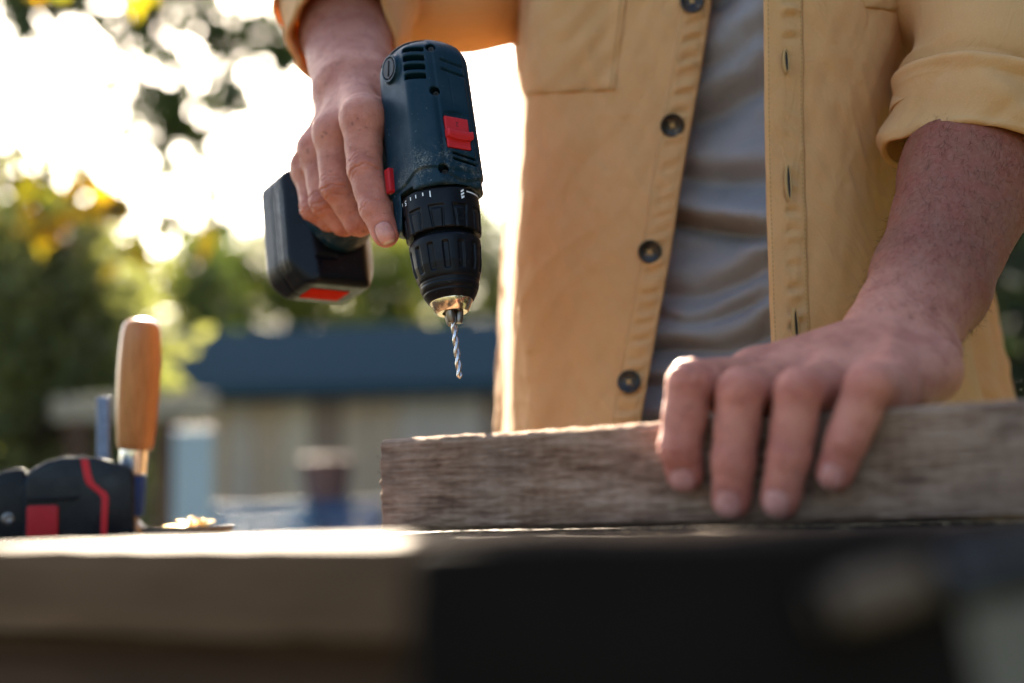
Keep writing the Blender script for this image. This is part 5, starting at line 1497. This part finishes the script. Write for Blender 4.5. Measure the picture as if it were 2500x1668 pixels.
for i, (X_, Y) in enumerate([(3.3, 5.2), (3.5, 3.0), (3.6, .8), (3.7, -1.5), (3.7, -4.0)]):  # out-of-view yews added to block sky light from this side
    tree('yew_tree', ['dark yew next after the yews behind the man along the garden edge', 'second yew along the garden edge beside the bench', 'third yew along the garden edge beside the bench', 'fourth yew along the garden edge beyond the bench', 'last yew of the row along the garden edge'][i], 'tree', (X_, Y), 4.6, 1.15, LM['yew'], 180+i, 5000, .16, 'column', low=.03, group='dark yews on the man\'s left side')
for i, (px, Y, h, r_) in enumerate([(2440, 7.5, 4.6, 1.0), (2680, 8.5, 4.8, 1.1), (2230, 9.5, 4.6, 1.1)]):
    x, y = at(px, Y); tree('yew_tree', ['dark yew standing close behind the man\'s left arm', 'dark yew at the outer side of the yew group', 'dark yew hidden behind the man\'s back'][i], 'tree', (x, y), h, r_, LM['yew'], 160+i, 8000, .12, 'column', low=.03, group='dark yews on the man\'s left side')
# far woods closing the horizon
rs = np.random.RandomState(77); pts = []; val = []
for i in range(150):
    x = -70+140*i/149+rs.normal(0, .8); hgt = 4.5+2.2*rs.rand()+1.0*math.sin(i*.35); y = 62+rs.normal(0, 3)
    q = np.array((x, y, 0))+np.stack([rs.normal(0, 1.1, 130), rs.normal(0, 1.0, 130), rs.rand(130)*hgt], 1); pts.append(q); val.append(np.clip(rs.rand()*.5+rs.rand(130)*.4, 0, 1))
fw_root = bpy.data.objects.new('far_woods_anchor', None)
me_pts = np.concatenate(pts); rs2 = np.random.RandomState(5)
def loose_leaves(name, pts, size, m, seed, vals):
    rs = np.random.RandomState(seed); n = len(pts); e = rs.normal(size=(n, 3)); e /= np.linalg.norm(e, axis=1, keepdims=True); w = np.cross(e, rs.normal(size=(n, 3))); w /= np.linalg.norm(w, axis=1, keepdims=True)
    s = size*(.6+.8*rs.rand(n))[:, None]; v = np.stack([pts, pts+e*s*.5+w*s*.3, pts+e*s, pts+e*s*.5-w*s*.3], 1).reshape(-1, 3)
    me = np_mesh(name, v, np.arange(n*4).reshape(n, 4)); color_attr(me, 'leaf', np.repeat(np.repeat(vals[:, None], 4, 0), 3, 1)); o = bpy.data.objects.new(name, me); COL.objects.link(o); me.materials.append(m); return o
fw = loose_leaves('far_woods', me_pts, .8, LM['mid'], 3, np.concatenate(val)); tag(fw, 'belt of far green woods along the horizon', 'woods', kind='stuff')

# shed with a dark metal roof
M['roof'] = plastic('slate_blue_sheet', (.010, .036, .048), .5, (.2, .2, .2), .1)
shed_x0, shed_x1, SY = -3.35, 3.4, 10.8
shed = empty('garden_shed', ((shed_x0+shed_x1)/2, SY+1.2, 0), 'low plank shed with a dark blue-grey sheet roof behind the bench', 'shed')
pw = [wood('shed_plank_%d' % i, [(.3, tuple(c*.7 for c in col)), (.6, col), (.8, tuple(min(1, c*1.2) for c in col))], 2, 9, 60, .8, .5) for i, col in enumerate([(.66, .48, .33), (.76, .60, .43), (.36, .25, .18), (.66, .54, .44)])]
x = shed_x0; i = 0; rs = np.random.RandomState(12)
while x < shed_x1:
    w_ = .17+.07*rs.rand(); box('wall_plank', (w_-.012, .025, 1.86), (x+w_/2, SY+.01*rs.rand(), .95), pw[rs.randint(4)], shed, None, .004); x += w_; i += 1
box('back_wall', (shed_x1-shed_x0, .06, 1.84), ((shed_x0+shed_x1)/2, SY+2.3, .94), pw[2], shed)
for xx in (shed_x0, shed_x1): box('side_wall', (.05, 2.24, 1.84), (xx+(.03 if xx < 0 else -.03), SY+1.16, .94), pw[2], shed)
n_p = 8; pw_ = (shed_x1-shed_x0+.6)/n_p
for k in range(n_p):
    vs_, fs = [], []; m_ = 24
    for j in range(m_+1):
        xx = shed_x0-.3+pw_*(k+j/m_); z_ = .004*math.sin(j/m_*2*math.pi*6)
        vs_ += [(xx, SY-.14, 1.90+z_), (xx, SY+.36, 2.42+z_)]
    fs = [(2*j, 2*j+2, 2*j+3, 2*j+1) for j in range(m_)]
    c0_ = np.array(shed.matrix_world.translation); me = pymesh('roof_sheet', np.array(vs_)-c0_, fs); o = bpy.data.objects.new('roof_sheet', me); COL.objects.link(o); o.parent = shed; me.materials.append(M['roof']); thick(o, .006)
    vs2 = [(a, SY+2.6 if b < SY else b+.004, c) for a, b, c in vs_]; me = pymesh('roof_sheet', np.array(vs2)-c0_, [f[::-1] for f in fs]); o = bpy.data.objects.new('roof_sheet', me); COL.objects.link(o); o.parent = shed; me.materials.append(M['roof']); thick(o, .006)
box('fascia', (shed_x1-shed_x0+.6, .03, .10), ((shed_x0+shed_x1)/2, SY-.16, 1.845), M['roof'], shed, None, .003)

# timber rack, pale board, crates in front of the shed
M['rack'] = wood('dark_post_wood', [(.3, (.045, .026, .018)), (.6, (.08, .048, .033)), (.8, (.12, .075, .05))], 2, 10, 90, .8, .5)
M['pale'] = wood('grey_pale_timber', [(.3, (.20, .17, .13)), (.6, (.30, .26, .20)), (.8, (.38, .33, .27))], 0, 10, 90, .75, .4)
x0_, yy = at(128, 6.3); x1_, _ = at(520, 6.3)
rack = empty('timber_rack', ((x0_+x1_)/2, yy, 0), 'rough timber rack with a pale top beam beside the shed', 'rack')
box('beam', (x1_-x0_, .12, .105), ((x0_+x1_)/2, yy, 1.42), M['pale'], rack, None, .006)
for xx in (x0_+.10, x1_-.21): box('post', (.10, .10, 1.367), (xx, yy, .6835), M['rack'], rack, None, .006)
box('brace', (x1_-x0_-.32, .05, .08), ((x0_+x1_)/2, yy, .5), M['rack'], rack, None, .004)
M['paleblue'] = plastic('pale_blue_paint', (.30, .37, .40), .5, (.3, .25, .2), .2)
xp_, yp_ = at(464, 5.9)
pb = box('door_panel', (.165, .03, 1.30), (xp_, yp_, .649), M['paleblue'], None, Matrix.Rotation(R(-3), 3, 'X'), .004)
tag(pb, 'narrow pale blue painted panel standing upright against the timber rack', 'panel')
def crate(loc, m, label):
    root = empty('plastic_crate', loc, label, 'crate', 'blue crates stacked before the shed')
    L, W_, H = .56, .38, .33
    box('base', (L, W_, .02), (loc[0], loc[1], loc[2]+.011), m, root, None, .003)
    for sy in (-1, 1):
        for k in range(3): box('slat', (L, .014, .085), (loc[0], loc[1]+sy*(W_/2-.007), loc[2]+.066+k*.108), m, root, None, .003)
    for sx in (-1, 1):
        for k in range(3): box('slat', (.014, W_-.03, .085), (loc[0]+sx*(L/2-.007), loc[1], loc[2]+.066+k*.108), m, root, None, .003)
        for sy in (-1, 1): box('corner_post', (.03, .03, H-.022), (loc[0]+sx*(L/2-.030), loc[1]+sy*(W_/2-.030), loc[2]+.0215+(H-.022)/2), m, root, None, .003)
    return root
M['crate_blue'] = plastic('crate_blue', (.022, .075, .19), .5, (.3, .3, .3), .2)
M['crate_light'] = plastic('crate_light_blue', (.10, .20, .32), .5, (.3, .3, .3), .2)
xc, yc = at(810, 8.4); xd, yd = at(690, 8.2)
for k, nm in enumerate(('lowest', 'middle', 'topmost')):
    crate((xc, yc, .001+k*.335), M['crate_blue'], 'dark blue slatted crate, %s of the tall crate stack' % nm)
for k, nm in enumerate(('lower', 'middle', 'upper')):
    crate((xd-.12, yd, .001+k*.335), M['crate_light'], 'light blue slatted crate, %s of the stack beside the dark blue crates' % nm)
vs_, fs = lathe([(0, 0), (.11, 0), (.13, .02), (.15, .24), (.158, .25), (.15, .255), (.12, .03), (0, .02)], 32, False)
bk = empty('bucket', (xc-.05, yc, 1.0075), 'dull red plastic bucket standing on the dark blue crates', 'bucket')
o = bpy.data.objects.new('pail', pymesh('pail', vs_, fs)); COL.objects.link(o); o.parent = bk; o.data.materials.append(plastic('dull_red', (.15, .075, .065), .6)); o.data.shade_smooth()
hv, hf = [], []; limb(hv, hf, [(.153*math.cos(a), -.02-.05*math.sin(a), .24-.13*math.sin(a)) for a in np.linspace(0, math.pi, 17)], [.004]*17, 6)
o = bpy.data.objects.new('bail', pymesh('bail', hv, hf)); COL.objects.link(o); o.parent = bk; o.data.materials.append(M['dark_steel'])

# walnut tree whose branches hang into the top of the picture
def hanging_tree(name, label, trunk_base, trunk_top, targets, m, seed, lsize, per, spread, rad=.14, crown=.95, crown_n=90, crown_c=None):
    rs = np.random.RandomState(seed); base = np.array((*trunk_base, 0.)); root = empty(name, base, label, 'tree'); vs_, fs = [], []
    top = np.array(trunk_top); tp = [base*(1-k)+top*k+np.array((.06*math.sin(k*5), .05*math.cos(k*4), 0)) for k in np.linspace(0, 1, 8)]; limb(vs_, fs, tp, [rad*(1.2-.65*k) for k in np.linspace(0, 1, 8)], 10)
    pts, val = [], []
    for (a, b, nl, v0) in targets:
        a = np.array(a); b = np.array(b); s = tp[-1]-(tp[-1]-tp[-3])*rs.rand()
        md = (s+a)/2+np.array((0, 0, .25+.3*rs.rand())); line = [s, md, a, (a+b)/2+rs.normal(0, .04, 3), b]
        line = cr(np.array(line), np.linspace(0, 4, 22)); limb(vs_, fs, line, list(np.linspace(rad*.30, .004, 22)), 6)
        for k in range(nl):
            u = rs.rand()**.8; p = a+(b-a)*u; tw = p+rs.normal(size=3)*spread*np.array((1, 1, .7)); limb(vs_, fs, [p, (p+tw)/2+np.array((0, 0, .02)), tw], [.004, .003, .002], 4)
            q = tw+rs.normal(size=(per, 3))*spread*.35; pts.append(q); val.append(np.clip(v0+rs.normal(0, .18, per), 0, 1))
    for k in range(30):          # the crown round the trunk top, or shifted to cast shadow
        an = k*2.4; u = (k+.5)/30; c = (tp[-1] if crown_c is None else np.array(crown_c))+np.array((math.cos(an)*crown*math.sqrt(u), math.sin(an)*crown*math.sqrt(u), crown*(.1+1.1*rs.rand())))
        limb(vs_, fs, [tp[-1]-np.array((0, 0, .3*rs.rand())), (tp[-1]+c)/2+np.array((0, 0, .05)), c], [rad*.3, rad*.15, .006], 5)
        q = c+rs.normal(size=(crown_n, 3))*crown*.22; pts.append(q); val.append(np.clip(.3+rs.normal(0, .2, crown_n), 0, 1))
    to = bpy.data.objects.new('trunk', pymesh('trunk', np.array(vs_)-base, fs)); COL.objects.link(to); to.parent = root; to.data.materials.append(bark); to.data.shade_smooth()
    leaves('crown', np.concatenate(pts), lsize, m, seed+3, root, aspect=.42, up=.5, vals=np.concatenate(val)); return root
T_ = lambda px, py, d: tuple(P(px, py, d))
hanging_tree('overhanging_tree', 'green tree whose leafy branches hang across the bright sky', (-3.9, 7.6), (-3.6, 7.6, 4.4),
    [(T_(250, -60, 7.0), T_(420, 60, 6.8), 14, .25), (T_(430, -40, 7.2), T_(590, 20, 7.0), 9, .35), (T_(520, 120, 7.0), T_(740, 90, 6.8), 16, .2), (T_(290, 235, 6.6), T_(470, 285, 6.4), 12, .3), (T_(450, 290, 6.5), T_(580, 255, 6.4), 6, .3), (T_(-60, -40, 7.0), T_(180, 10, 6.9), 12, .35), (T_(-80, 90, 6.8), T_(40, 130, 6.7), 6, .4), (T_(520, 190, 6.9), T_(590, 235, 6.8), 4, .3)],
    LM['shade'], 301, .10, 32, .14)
# young tree with autumn leaves close by on the left
hanging_tree('autumn_tree', 'young tree with glowing yellow autumn leaves at the left', (-2.0, 4.0), (-1.75, 4.0, 2.45),
    [(T_(20, 430, 3.9), T_(180, 420, 3.8), 9, .25), (T_(150, 470, 3.8), T_(300, 480, 3.7), 8, .6), (T_(260, 500, 3.7), T_(360, 540, 3.6), 8, .55), (T_(330, 540, 3.7), T_(470, 560, 3.6), 8, .18), (T_(120, 560, 3.9), T_(260, 570, 3.8), 3, .75), (T_(-40, 400, 4.0), T_(60, 470, 4.0), 5, .3)],
    LM['autumn'], 311, .10, 2, .06, .05, .36, 80, (-1.36, 4.0, 2.66))  # crown shifted off the trunk, out of view, to cast shadow on the bench
